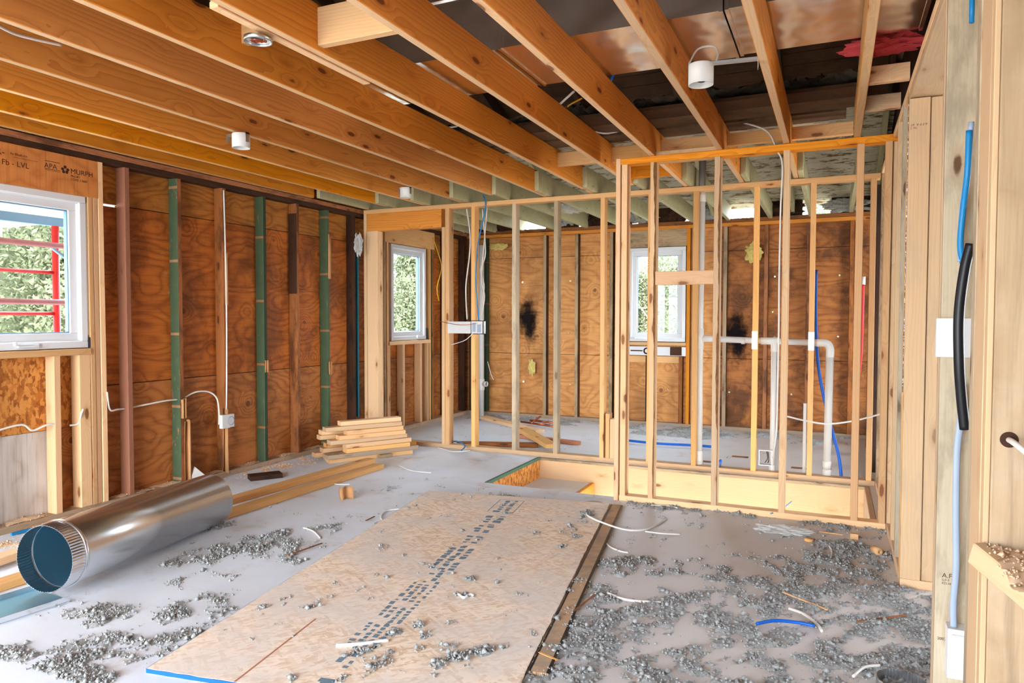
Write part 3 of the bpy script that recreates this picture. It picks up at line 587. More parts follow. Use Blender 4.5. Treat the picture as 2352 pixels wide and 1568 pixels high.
# ------------------------------------------------------------------ ceiling joists
JX = [(.11, 4.76), (-.28, 5.95), (-.677, 5.97), (-1.11, 5.97), (-1.496, 5.66), (-1.915, 5.95), (-2.34, 5.95), (-2.745, 5.62), (-3.165, 5.95), (-3.575, 5.85), (-3.96, 5.80), (-4.275, 5.10)]
names = ['rightmost ceiling joist beside the right wall header', 'ceiling joist second from the right, carrying the long lamp bracket end', 'ceiling joist third from the right with the hanging white light box',
         'ceiling joist fourth from the right, over the doubled front stud', 'ceiling joist fifth from the right', 'ceiling joist sixth from the right with an eye-shaped knot', 'ceiling joist seventh from the right beside the round metal pan',
         'ceiling joist eighth from the right, fine straight grain', 'fifth ceiling joist counted from the left wall', 'fourth ceiling joist from the left wall, swirling knotty grain', 'third ceiling joist from the left wall', 'second ceiling joist from the left wall']
names = names[:8] + ['fourth ceiling joist counted from the left wall, swirling knots', 'third ceiling joist counted from the left wall', 'second ceiling joist counted from the left wall', 'beige joist lying against the left wall top plate']
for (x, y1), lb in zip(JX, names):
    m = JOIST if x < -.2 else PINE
    props(box('ceiling_joist', [m, PINE_PALE], x - .019, x + .019, -2.35, y1, H, H + .184, 'y', bow=0.003, facemat={'-x': 1}), lb, 'joist', 'new ceiling joists')  # undersides in paler pine: light from the floor put into the colour
# old painted joists that carry on to the back wall
for i, (x, y0, lb) in enumerate(((.15, 5.95, 'rightmost'), (-.24, 5.58, 'second from the right'), (-.635, 5.58, 'third from the right'), (-1.07, 5.58, 'fourth from the right'), (-1.456, 5.58, 'fifth from the right'), (-1.875, 5.58, 'sixth from the right'),
                              (-2.30, 5.58, 'seventh from the right'), (-2.705, 5.58, 'eighth from the right'), (-3.125, 5.58, 'ninth from the right'), (-3.535, 5.58, 'tenth from the right'), (-3.92, 5.58, 'eleventh from the right'), (-4.24, 5.14, 'nearest the left wall'))):
    props(box('old_joist', WHITEOLD, x - .019, x + .019, y0, 8.20, H + .02 - (0.02 if i else 0), H + .165, 'y', bow=0.003), 'old pale green painted joist over the far room, ' + lb, 'joist', 'old painted joists')
    # rafters above
    xr = x + .22
    a = Vector((xr, 8.24, V0(8.24) - .075)); b = Vector((xr, 2.62, V0(2.62) - .075))
    if i % 2 == 0:
        props(beam('rafter', WHITEOLD, a, Vector((xr, 6.6, V0(6.6) - .075)), .038, .13), 'painted lower rafter under the roof planks, above the old joist ' + lb, 'rafter', 'painted rafters')
        props(beam('rafter', DARKOLD, Vector((xr, 6.6, V0(6.6) - .075)), b, .038, .13), 'dark attic rafter above the old joist ' + lb, 'rafter', 'dark rafters')
# blocking between joists
def blk(x0, x1, y0, y1, z0, z1, mat, lb): props(box('blocking', mat, x0 + .0195, x1 - .0195, y0, y1, z0, z1, 'x', bow=0), lb, 'blocking', 'blocking between ceiling joists')
blk(-.677, -.28, 4.86, 4.90, H + .06, H + .14, PINE, 'blocking piece between the two middle right joists behind the front plate')
blk(-.28, .11, 4.86, 4.90, H + .06, H + .14, PINE, 'blocking piece left of the rightmost joist behind the front plate')
blk(-1.11, -.677, 4.86, 4.90, H + .06, H + .14, PINE, 'dusty blocking piece left of the third joist from the right')
blk(-1.11, -.677, 4.70, 4.745, H - .045, H + .03, PINE_PALE, 'pale blocking piece extending the front top plate to the left')
blk(-1.496, -1.11, 5.0, 5.04, H + .05, H + .16, PINE, 'blocking piece over the gap left of the front wall')
blk(-1.496, -1.11, 5.52, 5.56, H + .03, H + .17, JOIST, 'orange blocking board above the left end of the front wall')
blk(-1.955, -1.496, 5.0, 5.04, H + .06, H + .16, PINE, 'blocking in the bay left of the fifth joist')
blk(-1.915, -1.496, 2.30, 2.34, H + .02, H + .17, PINE_PALE, 'large pale wooden block nailed between two joists at upper centre left')
blk(-2.34, -1.955, 2.32, 2.36, H + .10, H + .19, PINE, 'wooden block beside grey insulation tuft at the top left')
props(box('blocking', PINE_PALE, .132, XR - .002, 3.72, 3.76, H + .022, H + .10, 'x', bow=0), 'near short block between rightmost joist and right wall', 'blocking')
props(box('blocking', PINE_PALE, .132, XR - .002, 4.20, 4.24, H + .022, H + .10, 'x', bow=0), 'far short block between rightmost joist and right wall', 'blocking')
props(box('furring_strip', PINE_PALE, -2.005, -1.965, 1.86, 2.75, H + .01, H + .035, 'y', bow=0), 'pale split wooden strip behind the round metal lamp pan', 'strip')
# old ceiling planks above the joists
for i, (y0, y1, m, lb) in enumerate(((4.30, 4.50, ROOFDK, 'nearest'), (4.505, 4.72, OLDCEIL, 'second'), (4.78, 4.98, OLDCEIL, 'third'), (5.0, 5.2, ROOFLT, 'farthest'))):
    props(link('old_ceiling_plank', multibox([(0, 3.25 - .2 * i, 0, y1 - y0, 0, .02)]), m, None, (-3.0 + .1 * i, y0, H + .186 + .001 * i)), lb + ' old ceiling plank lying across the joists in the attic', 'plank', 'old ceiling planks')
# ------------------------------------------------------------------ sheet metal ducts in the attic
def rduct(name, x0, x1, y0, y1, z0, z1, label, flange=None):
    E = empty(name, ((x0 + x1) / 2, (y0 + y1) / 2, z0), label=label, category='duct', group='rectangular ducts over the joists')
    o = E.location
    bm = bmesh.new(); bmesh.ops.create_grid(bm, x_segments=1, y_segments=1, size=.5); bm.free()
    link('duct_body', multibox([(x0, x1, y0, y1, z0, z1)], o), DUCTM, E)
    link('duct_flange', multibox([(x0 - .004, x0 + .012, y0 - .006, y1 + .006, z0 - .006, z1), (x1 - .012, x1 + .004, y0 - .006, y1 + .006, z0 - .006, z1), (x0, x1, y0 - .012, y0 - .001, z1 - .01, z1 + .006)], o), DUCTM, E)
    return E
rduct('air_duct', -3.0, -1.47, 3.075, 3.64, 2.515, 2.80, 'pale sheet metal air duct crossing above the joists at upper centre left')
rduct('air_duct', -1.455, -0.44, 3.060, 3.635, 2.512, 2.98, 'tall shiny sheet metal air duct crossing above the middle joists')
rduct('air_duct', -0.425, 0.33, 3.055, 3.615, 2.514, 2.92, 'shiny sheet metal air duct above the two rightmost joists')
# ------------------------------------------------------------------ insulation tufts
def vnoise(x, y, seed):
    xi = np.floor(x).astype(np.int64); yi = np.floor(y).astype(np.int64); fx = x - xi; fy = y - yi
    def hsh(a, b):
        h = (a * 374761393 + b * 668265263 + seed * 974634777) & 0xffffffff; h = ((h ^ (h >> 13)) * 1274126177) & 0xffffffff; return ((h ^ (h >> 16)) & 0xffff) / 65535.0
    sx = fx * fx * (3 - 2 * fx); sy = fy * fy * (3 - 2 * fy)
    return (hsh(xi, yi) * (1 - sx) + hsh(xi + 1, yi) * sx) * (1 - sy) + (hsh(xi, yi + 1) * (1 - sx) + hsh(xi + 1, yi + 1) * sx) * sy
def fbm(x, y, seed, o=5, g=0.55):
    s = np.zeros_like(x); a = 1; t = 0
    for i in range(o): s += a * vnoise(x * 2 ** i, y * 2 ** i, seed + i); t += a; a *= g
    return s / t
def heap(name, mat, x0, x1, y0, y1, spots, thr, amp, step=0.010, base=0.0, freq=7.0, seed=1, mask=None, z=0.0, cap=.42, **p):
    nx = int((x1 - x0) / step) + 1; ny = int((y1 - y0) / step) + 1
    X, Y = np.meshgrid(np.linspace(x0, x1, nx), np.linspace(y0, y1, ny))
    dens = np.full_like(X, base)
    for (sx, sy, r, s) in spots: dens = dens + s * np.exp(-((X - sx) ** 2 + (Y - sy) ** 2) / (r * r))
    n = fbm(X * freq, Y * freq, seed, 5, 0.6)
    Hh = np.clip(dens, 0, cap) + n - thr
    if mask is not None: Hh = np.where(mask(X, Y), Hh, -1)
    rough = fbm(X * 55, Y * 55, seed + 50, 3, 0.75)
    Z = np.clip(Hh, 0, 1) ** 0.7 * amp * (0.25 + 1.3 * rough) + 0.0005
    jx = (vnoise(X * 90, Y * 90, seed + 9) - .5) * step * .9; jy = (vnoise(X * 90, Y * 90, seed + 19) - .5) * step * .9
    V = np.stack([X + jx - x0, Y + jy - y0, np.where(Hh > 0, Z, -0.0015)], -1).reshape(-1, 3)
    a = (Hh > 0); q = a[:-1, :-1] | a[1:, :-1] | a[:-1, 1:] | a[1:, 1:]
    idx = np.arange(nx * ny).reshape(ny, nx); A = idx[:-1, :-1][q]; Bq = idx[:-1, 1:][q]; Cq = idx[1:, 1:][q]; Dq = idx[1:, :-1][q]
    Fq = np.stack([A, Bq, Cq, Dq], -1); used = np.unique(Fq); re = np.zeros(nx * ny, np.int64); re[used] = np.arange(len(used))
    V = V[used]; Fq = re[Fq]
    # loose crumbs
    rng = np.random.RandomState(seed); k = int(p.pop('crumbs', 0)); cs = p.pop('cs', 1.0); cv = []; cf = []
    if k:
        pr = np.clip(Hh + 0.12, 0.0, .3).reshape(-1); pr = pr / pr.sum(); pick = rng.choice(nx * ny, k, p=pr)
        ico = np.array([(0, 0, 1), (.9, 0, 0), (0, .9, 0), (-.9, 0, 0), (0, -.9, 0), (0, 0, -.6)]); icf = np.array([(0, 1, 2), (0, 2, 3), (0, 3, 4), (0, 4, 1), (5, 2, 1), (5, 3, 2), (5, 4, 3), (5, 1, 4)])
        for i, pi in enumerate(pick):
            r = rng.uniform(.002, .0075) * (1 + (rng.rand() < .06)) * cs; zz = max(0, float(np.where(Hh > 0, Z, 0).reshape(-1)[pi])) 
            cpos = np.array([X.reshape(-1)[pi] - x0 + rng.uniform(-.01, .01), Y.reshape(-1)[pi] - y0 + rng.uniform(-.01, .01), zz + r * .4])
            if mask is not None and not mask(np.array([[cpos[0] + x0]]), np.array([[cpos[1] + y0]]))[0, 0]: continue
            cv.append(cpos + ico * r * rng.uniform(.6, 1.4, (6, 3))); cf.append(icf + 6 * (len(cv) - 1))
    me = bpy.data.meshes.new(name)
    if cv:
        cv = np.concatenate(cv); cf = np.concatenate(cf) + len(V)
        VV = np.concatenate([V, cv])
    else: VV = V; cf = np.zeros((0, 3), int)
    nl = Fq.size + cf.size
    me.vertices.add(len(VV)); me.vertices.foreach_set('co', VV.astype(np.float32).ravel())
    me.loops.add(nl); me.loops.foreach_set('vertex_index', np.concatenate([Fq.ravel(), cf.ravel()]).astype(np.int32))
    me.polygons.add(len(Fq) + len(cf)); st = np.concatenate([np.arange(len(Fq)) * 4, len(Fq) * 4 + np.arange(len(cf)) * 3]).astype(np.int32)
    me.polygons.foreach_set('loop_start', st); me.update(calc_edges=True); me.validate()
    return link(name, me, mat, None, (x0, y0, z), kind='stuff', **p)
def sp(p, r, s=.5): return (p[0], p[1], r, s)
# OSB sheet frame: origin near-left corner, long axis u, short axis v
OA = Vector((-2.17, 1.70, 0)); OU = Vector((-0.160, 0.987, 0)).normalized(); OV = Vector((OU.y, -OU.x, 0))
def in_osb(X, Y, m=0.0):
    a = (X - OA.x) * OU.x + (Y - OA.y) * OU.y; b = (X - OA.x) * OV.x + (Y - OA.y) * OV.y
    return (a > -m) & (a < 2.64 + m) & (b > -m) & (b < 1.28 + m)
def in_hole(X, Y): return (X > HOLE[0] - .02) & (X < .3) & (Y > YF - .02 + 0 * X) & (X > -9)
notosb = lambda X, Y: ~in_osb(X, Y, 0.0) & ((X < .296) | ((Y > 2.62) & (Y < 3.70) & (X < .44)))
spR = [sp((-0.800, 2.349, 0.000), .30, .55), sp((-1.008, 2.733, 0.000), .22, .45), sp((-0.663, 2.891, 0.000), .22, .40), sp((-0.316, 2.752, 0.000), .30, .5), sp((-0.001, 2.715, 0.000), .35, .5), sp((0.225, 3.040, 0.000), .3, .45), sp((-0.090, 3.251, 0.000), .35, .36), sp((0.181, 3.765, 0.000), .3, .36), sp((0.095, 4.217, 0.000), .22, .3),
       sp((0.269, 4.736, 0.000), .16, .5), sp((-0.016, 4.754, 0.000), .15, .4), sp((-0.447, 4.715, 0.000), .14, .55), sp((-0.750, 4.746, 0.000), .16, .5), sp((-1.048, 4.667, 0.000), .12, .45), sp((-1.262, 4.692, 0.000), .1, .45), sp((-0.946, 3.442, 0.000), .16, .36), sp((-0.616, 3.526, 0.000), .14, .34), sp((-0.967, 3.980, 0.000), .14, .22), sp((-0.254, 3.830, 0.000), .14, .25), sp((-0.011, 4.015, 0.000), .12, .36),
       sp((-0.446, 3.087, 0.000), .18, .24), sp((-1.051, 3.078, 0.000), .12, .38), sp((-0.489, 2.635, 0.000), .2, .28), sp((-0.099, 3.516, 0.000), .2, .3), sp((0.318, 3.438, 0.000), .2, .4), sp((0.252, 2.831, 0.000), .25, .45)]
heap('cellulose_insulation', CELL, -1.25, .44, 1.75, YF - .005, spR, 0.90, 0.036, 0.0085, .12, 13.0, 3, notosb, crumbs=9000, label='grey cellulose fluff and crumbs strewn over the floor right of the board sheet', category='insulation')
spL = [sp((-2.899, 2.878, -0.000), .16, .42), sp((-2.781, 3.015, 0.000), .16, .4), sp((-2.966, 2.619, 0.000), .13, .62), sp((-2.913, 2.769, 0.000), .1, .5), sp((-2.477, 2.808, 0.000), .1, .4), sp((-2.624, 3.045, 0.000), .12, .34), sp((-2.749, 3.344, 0.000), .1, .3), sp((-2.800, 2.346, -0.000), .07, .42), sp((-2.490, 2.150, 0.000), .09, .48), sp((-2.390, 2.221, 0.000), .08, .4), sp((-2.517, 2.266, 0.000), .07, .4), sp((-2.793, 2.011, 0.000), .10, .5), sp((-2.892, 1.907, 0.000), .06, .4), sp((-2.721, 1.902, 0.000), .04, .4),
       sp((-2.647, 1.628, 0.000), .13, .55), sp((-2.600, 1.746, 0.000), .08, .45), sp((-2.414, 1.735, 0.000), .09, .42), sp((-2.327, 1.812, 0.000), .10, .5), sp((-2.389, 1.556, 0.000), .11, .5), sp((-2.511, 1.806, 0.000), .07, .4), sp((-2.300, 1.964, 0.000), .08, .5), sp((-2.239, 1.815, 0.000), .08, .42), sp((-2.648, 1.538, 0.000), .1, .5), sp((-2.335, 1.597, 0.000), .09, .4), sp((-2.481, 2.035, 0.000), .06, .3), sp((-3.312, 3.084, 0.000), .08, .4), sp((-2.842, 3.116, 0.000), .08, .35),
       sp((-2.065, 4.450, 0.000), .12, .36), sp((-2.798, 4.949, 0.000), .10, .34), sp((-3.319, 4.796, 0.000), .1, .2), sp((-2.922, 4.331, 0.000), .1, .22)]
heap('cellulose_insulation', CELL, -3.75, -1.0, 1.55, 4.70, spL, 0.93, 0.030, 0.0095, .10, 10.0, 11, lambda X, Y: notosb(X, Y), crumbs=5000, label='grey cellulose fluff patches on the pale floor left of the board sheet', category='insulation')
spO = [sp((-1.493, 2.392, 0.020), .03, .6), sp((-1.410, 2.324, 0.020), .03, .6), sp((-1.112, 2.380, 0.020), .035, .6), sp((-1.219, 2.219, 0.020), .03, .6), sp((-1.261, 2.136, 0.020), .03, .6), sp((-1.521, 2.265, 0.020), .035, .6), sp((-1.533, 2.918, 0.020), .025, .55), sp((-2.001, 2.346, 0.020), .02, .5), sp((-1.577, 2.148, 0.020), .05, .6), sp((-1.156, 2.303, 0.020), .03, .5), sp((-2.185, 2.262, 0.020), .02, .5), sp((-1.659, 3.634, 0.020), .02, .5), sp((-1.273, 3.725, 0.020), .04, .4), sp((-1.406, 4.194, 0.020), .08, .3), sp((-1.855, 2.161, 0.020), .02, .5), sp((-1.332, 2.063, 0.020), .03, .5)]
heap('cellulose_insulation', CELL, -2.6, -.85, 1.72, 4.35, spO, 0.93, 0.024, 0.010, .12, 13.0, 21, lambda X, Y: in_osb(X, Y, -.02), .0205, crumbs=1500, label='small grey fluff crumbs scattered on the strand board sheet', category='insulation')
heap('cellulose_insulation', CELL, -2.2, .29, 5.99, 8.12, [sp((-1.612, 7.784, 0.000), .35, .55), sp((-2.042, 7.750, 0.000), .3, .5), sp((-1.217, 7.652, -0.000), .3, .4), sp((-0.673, 7.907, 0.000), .25, .4), sp((-0.243, 7.814, 0.000), .3, .4), sp((0.167, 8.300, 0.000), .3, .4)], 0.92, 0.09, 0.016, .1, 6.0, 31, crumbs=900, label='grey cellulose heap along the back wall floor under the back window', category='insulation')
heap('cellulose_insulation', CELL, -4.29, -2.2, 5.98, 8.12, [(-3.9, 7.9, .3, .4), (-3.2, 8.0, .4, .4), (-2.6, 7.9, .3, .35)], 0.95, 0.04, 0.018, .1, 7.0, 33, crumbs=700, label='thin dusty debris on the floor of the far left room corner', category='insulation')
heap('sawdust', SAWDUST, -4.298, -3.75, 1.6, 5.8, [(-4.2, y, .22, .45) for y in (1.9, 2.3, 2.7, 3.1, 3.5, 3.9, 4.4, 4.9, 5.3)], 0.98, 0.016, 0.012, .12, 9.0, 41, cs=.6, crumbs=3500, label='pale sawdust drifted along the foot of the left wall', category='sawdust')
heap('sawdust', SAWDUST, -4.386, -4.30, 2.3, 5.8, [(-4.35, y, .12, .6) for y in (2.6, 3.0, 3.3, 3.6, 4.0, 4.4, 4.8, 5.2)], 0.9, 0.014, 0.010, .12, 14.0, 43, None, .042, cap=.6, cs=.5, crumbs=900, label='pinkish sawdust lying on the left wall bottom plate', category='sawdust')
heap('sawdust', SAWDUST, XR + .01, XR + .35, 1.45, 1.79, [(XR + .1, 1.74, .12, .7), (XR + .2, 1.65, .14, .6)], 0.8, 0.022, 0.007, .2, 16.0, 47, None, .752, cap=.62, cs=.55, crumbs=1500, label='sawdust and fluff heaped on the ledge at the right edge', category='sawdust')
heap('cellulose_insulation', CELLDK, -2.9, .28, 4.28, 4.72, [(x * .3 - 3, 4.42, .2, .5) for x in range(12)], 0.7, 0.11, 0.02, .2, 6.0, 53, None, H + .205, cap=.6, label='dark grey insulation lying on the old planks above the joists', category='insulation')
def tuft(name, mat, c, r, seed, label, cat):
    bm = bmesh.new(); bmesh.ops.create_icosphere(bm, subdivisions=4, radius=1.0); rr = random.Random(seed)
    from mathutils import noise as mn
    for v in bm.verts:
        n = mn.fractal(v.co * 2.6 + Vector((seed, 0, 0)), 1.0, 2.0, 4); v.co = Vector((v.co.x * r[0], v.co.y * r[1], v.co.z * r[2])) * (1 + .55 * n)
    me = bpy.data.meshes.new(name); bm.to_mesh(me); bm.free()
    return link(name, me, mat, None, c, None, label=label, category=cat)
tuft('glass_wool_tuft', PINKWOOL, (.20, 3.72, 2.50), (.16, .07, .035), 3, 'red pink glass wool tuft hanging under the duct at top right', 'insulation')
tuft('insulation_tuft', CELL, (-2.13, 2.24, 2.53), (.10, .07, .045), 5, 'beige insulation tuft on a block at the top left between joists', 'insulation')
for i, (x, r, lb) in enumerate(((-3.75, .20, 'nearest the left wall'), (-3.10, .14, 'left of the centre gap'), (-2.62, .12, 'above the third back wall bay'), (-2.05, .16, 'above the back window, left'), (-1.66, .14, 'above the back window, right'), (-1.30, .15, 'right of the drain stack'), (-.52, .2, 'left of the small bright gap'), (.10, .22, 'at the right end'))):
    tuft('eave_insulation', CELL if i % 2 else DARKOLD, (x, YB + .05, 2.41), (r, .05, .075), 11 + i, 'dark clump in the eave gap, ' + lb, 'insulation')
tuft('yellow_foam', YELLOWWOOL, (-3.87, YB - .012, 2.135), (.11, .03, .04), 31, 'yellow foam scrap under the back plate beside the vent pipe', 'foam')
tuft('yellow_foam', YELLOWWOOL, (-.80, YB - .02, 1.95), (.08, .02, .09), 33, 'yellow wool tuft on the back wall stud above the nail plate', 'foam')
tuft('yellow_foam', YELLOWWOOL, (-3.42, YB + .02, .62), (.04, .02, .09), 35, 'small yellow foam scrap low on the back wall bay', 'foam')
# ------------------------------------------------------------------ floor board sheets
def sheet(name, a, u, v, L, Wd, th, z, mat, edge, label):
    a = Vector(a); E = empty(name, (a.x, a.y, z), label=label, category='board')
    q = quat(u, -v, Vector((0, 0, 1))); E.rotation_mode = 'QUATERNION'; E.rotation_quaternion = q
    o = link('sheet_face', board_like(L, Wd, th), mat, E)
    if edge: link('painted_edge', multibox([(-.003, .0, -Wd, 0, .002, th - .001)]), edge, E); 
    return E
def board_like(L, Wd, th):
    rr = random.Random(4); V = []; F = []; pts = []
    n = 60
    for i in range(n + 1): pts.append((L * i / n, rr.uniform(-.002, .002)))
    for i in range(31): pts.append((L + rr.uniform(-.003, .002), -Wd * i / 30))
    for i in range(n + 1): pts.append((L * (1 - i / n), -Wd + rr.uniform(-.002, .002)))
    for i in range(1, 30): pts.append((rr.uniform(-.002, .002), -Wd * (1 - i / 30)))
    k = len(pts); V = [(x, y, 0) for x, y in pts] + [(x, y, th) for x, y in pts]
    F = [tuple(range(k, 2 * k)), tuple(reversed(range(k)))] + [(i, (i + 1) % k, k + (i + 1) % k, k + i) for i in range(k)]
    return mesh(V, F)
sh = sheet('strand_board_sheet', OA, OU, OV, 2.64, 1.28, .018, .002, OSB, BLUE, 'large strand board sheet with blue grey printed stamps lying on the floor')
# printed stamp rows, illegible lettering made of small marks
rr = random.Random(12); marks = []; blocks = []
def glyphs(x0, x1, y0, y1, rows, cell):
    hgt = (y1 - y0) / rows
    for r_ in range(rows):
        x = x0
        while x < x1:
            wgl = cell * rr.uniform(.5, 1.1)
            if rr.random() < .86:
                for k in range(rr.choice((1, 2, 3))):
                    bx = x + rr.uniform(0, wgl * .4); by = y0 + hgt * (r_ + rr.uniform(.08, .28)); marks.append((bx, bx + wgl * rr.uniform(.4, .8), by, by + hgt * rr.uniform(.35, .62), .0181, .0183 + .000012 * len(marks)))
            x += wgl * 1.12
YC = -.64
for (x0, x1, wy, rows, cell) in ((2.28, 2.50, .10, 2, .05), (2.00, 2.24, .15, 2, .06), (1.80, 1.95, .12, 2, .05), (1.60, 1.72, .11, 2, .05), (1.18, 1.52, .15, 3, .055), (.98, 1.16, .08, 2, .045), (.78, 1.00, .14, 4, .04), (.56, .75, .14, 4, .04), (.34, .53, .14, 4, .04), (.18, .32, .08, 2, .05), (.06, .17, .10, 1, .05)):
    marks = []; glyphs(x0, x1, YC - wy / 2, YC + wy / 2, rows, cell); blocks.append(marks)
marks = []
marks += [(2.24, 2.54, YC - .085, YC - .08, .0181, .0185), (2.24, 2.54, YC + .08, YC + .085, .0181, .0185), (2.535, 2.54, YC - .08, YC + .08, .0181, .0185)]
blocks.append(marks)
for mk in blocks: st = link('printed_stamp', multibox(mk), INKBLUE, sh)
link('painted_edge', multibox([(.0, 2.6, -.0005, .004, .004, .0165)]), BLUEGREY, sh)
link('sheet_crack', multibox([(-.0, .52, -.36, -.352, .0181, .0184)]), REDBROWN, sh)
sh2 = sheet('strand_board_sheet', OA + OV * 1.286 + OU * .35, OU, OV, 2.30, .075, .011, .001, ROUGHPLATE, None, 'narrow board strip with a dark groove along the right edge of the big sheet')
link('groove', multibox([(.0, 2.29, -.010, -.002, .0111, .0115), (.0, 2.29, -.078, -.066, .0111, .0118)]), BLACK, sh2)
# ------------------------------------------------------------------ round duct and flat metal
def rot_to(d): return Vector((0, 0, 1)).rotation_difference(Vector(d).normalized())
A = Vector((-3.135, 1.96, .185)); Bq = Vector((-3.375, 3.09, .155)); Ld = (Bq - A).length
E = empty('round_duct', A, label='large shiny galvanised round duct lying on the floor at left', category='duct'); E.rotation_mode = 'QUATERNION'; E.rotation_quaternion = rot_to(Bq - A)
R0 = .1525
link('duct_tube', lathe_mesh([(R0, .085), (R0, Ld), (R0 - .001, Ld)], 72, False), GALV, E)
link('duct_inner_tint', lathe_mesh([(R0 - .0015, Ld), (R0 - .0015, .085)], 72, False), GALV_REFL, E)  # inner skin added to carry a blue reflection in its colour
prof = []; n = 144; V = []; F = []
for j, z in enumerate((0.0, .02, .055, .075)):
    for k in range(n):
        a = 2 * math.pi * k / n; r = (R0 - .004) + (.0016 if k % 2 else -.0016) * (1 if z < .06 else 0) - .002 * (1 - z / .075); V.append((r * math.cos(a), r * math.sin(a), z))
for j in range(3):
    for k in range(n): a = j * n + k; b = j * n + (k + 1) % n; F.append((a, b, b + n, a + n))
m = mesh(V, F, False); o = link('crimped_collar', m, GALV, E); sd_ = o.modifiers.new('s', 'SOLIDIFY'); sd_.thickness = .001
link('bead_ring', lathe_mesh([(R0 - .003, .073), (R0 + .003, .077), (R0 + .004, .081), (R0 + .001, .087), (R0 - .003, .087)], 72, False), GALV, E)
link('lock_seam', multibox([(-.010, .010, R0 - .006, R0 - .0015, .0, Ld)]), GALV, E)
p0 = Vector((-2.990, 1.983, 0.030)); 
pa = Vector((-3.021, 1.993, 0.000)); pb = Vector((-3.071, 1.550, 0.000)); dirp = (pb - pa).normalized(); nrm = Vector((dirp.y, -dirp.x, 0)); nrm = nrm if nrm.x < 0 else -nrm
E = empty('flat_duct_piece', (pa.x, pa.y, .001), label='flat metal duct pan with painted-in blue reflection under the near end of the round duct', category='duct'); E.rotation_mode = 'QUATERNION'; E.rotation_quaternion = quat(dirp, Vector((0, 0, 1)).cross(dirp), Vector((0, 0, 1)))
sgn = 1 if Vector((0, 0, 1)).cross(dirp).dot(nrm) > 0 else -1
def yy(a, b): return (min(sgn * a, sgn * b), max(sgn * a, sgn * b))
q0 = yy(0, .27)
link('pan_floor', multibox([(0, 1.2, q0[0], q0[1], .004, .006)]), GALV_REFL, E)  # blue of the pan is a reflection painted into its colour
q1 = yy(0, .003); q2 = yy(.267, .27)
link('pan_side', multibox([(0, 1.2, q1[0], q1[1], .0, .028), (0, 1.2, q2[0], q2[1], .0, .028)]), GALV, E)
# metal collar at the bottom right corner of the view
cpos = Vector((0.225, 2.658, 0.000))
E = empty('round_collar', (cpos.x, cpos.y, 0.0), label='ribbed galvanised collar rim just entering at the bottom right', category='duct')
V = []; F = []; n = 96
for j, z in enumerate((0.0, .03, .045)):
    for k in range(n): a = 2 * math.pi * k / n; r = .075 + (.0015 if k % 2 else -.0015); V.append((r * math.cos(a), r * math.sin(a), z))
for j in range(2):
    for k in range(n): a = j * n + k; b = j * n + (k + 1) % n; F.append((a, b, b + n, a + n))
o = link('collar_rim', mesh(V, F), GALV, E); sd_ = o.modifiers.new('s', 'SOLIDIFY'); sd_.thickness = .001
# ------------------------------------------------------------------ lumber
def plank(name, mat, a, b, w, t, z, label, cat='plank', group=None, z2=None):
    a = Vector((a[0], a[1], z + t / 2)); b = Vector((b[0], b[1], (z2 if z2 is not None else z) + t / 2))
    return props(beam(name, mat, a, b, w, t, bow=0.0008), label, cat, group)
# two long 2x4s on the floor
plank('lumber', PINE, (-3.583, 2.173, 0.040), (-3.478, 4.851, 0.040), .089, .038, .0405, 'long framing board with a small white tag, upper of the two behind the duct', 'lumber', None)
plank('lumber', PINE, (-3.458, 1.851, 0.000), (-3.393, 4.853, 0.000), .089, .038, .001, 'long pale framing board lying on the floor under the orange one', 'lumber', None)
props(link('tag', multibox([(-.012, .012, -.001, .001, -.012, .012)]), VINYL, None, Vector((-3.557, 3.936, 0.060)) + Vector((.008, -.006, .0)), Quaternion((0, 0, 1), .9)), 'small white paper tag on the edge of the long orange board', 'tag')
plank('lumber', PINE_PALE, (-3.741, 1.968, 0.040), (-3.780, 2.239, 0.040), .09, .038, .02, 'pale board end left of the round duct rim', 'lumber')
# pile of cut boards beside the doorway
GP = 'cut boards stacked beside the doorway'
ux = Vector((.52, .854, 0)).normalized()
o0 = Vector((-3.93, 4.83, 0))
pile = [  # row, along shift, side shift, length, twist, material
 (0, .02, .00, .78, 0, PINE, 'bottom board of the pile, near side'), (0, .05, -.12, .62, .02, PINE_PINK, 'bottom board of the pile, wall side'),
 (1, -.01, .02, .86, .03, ROUGHPLATE, 'wide dusty second board of the pile'), (1, -.06, -.13, .6, 0, PINE_PINK, 'second layer board nearest the wall'),
 (2, .16, .03, .60, .01, PINE, 'orange ended board third from the bottom'), (2, .0, -.10, .30, .0, PINE_PINK, 'short block third layer at the near end'),
 (3, .16, .02, .62, .01, PINE_PALE, 'pale board fourth from the bottom'), (3, .04, -.10, .30, .05, PINE, 'short block in the fourth layer near end'),
 (4, .03, .0, .72, .02, PINE_PALE, 'slanting pale board in the middle of the pile'), (5, .10, .02, .62, .0, PINE_PINK, 'pink board fifth from the top'),
 (5, -.03, -.09, .26, .0, PINE_PALE, 'short pale end block fifth layer'), (6, .17, .02, .53, .01, PINE_PINK, 'board third from the top, ends dark'),
 (6, -.01, -.10, .36, .0, PINE_PALE, 'short pale block third layer from the top'), (7, -.01, .0, .70, -.01, PINE_PALE, 'pale split board second from the top'), (8, .13, -.02, .56, -.02, PINE_PINK, 'topmost pink board of the pile')]
for (r_, s, sd2, L, tw, m, lb) in pile:
    d = Vector((math.cos(math.atan2(ux.y, ux.x) + tw), math.sin(math.atan2(ux.y, ux.x) + tw), 0)); sv = Vector((d.y, -d.x, 0))
    a = o0 + ux * s + sv * sd2; plank('lumber', m, a, a + d * L, .089 if 'wide' not in lb else .12, .0375, .0005 + r_ * .0385, lb, 'lumber', GP)
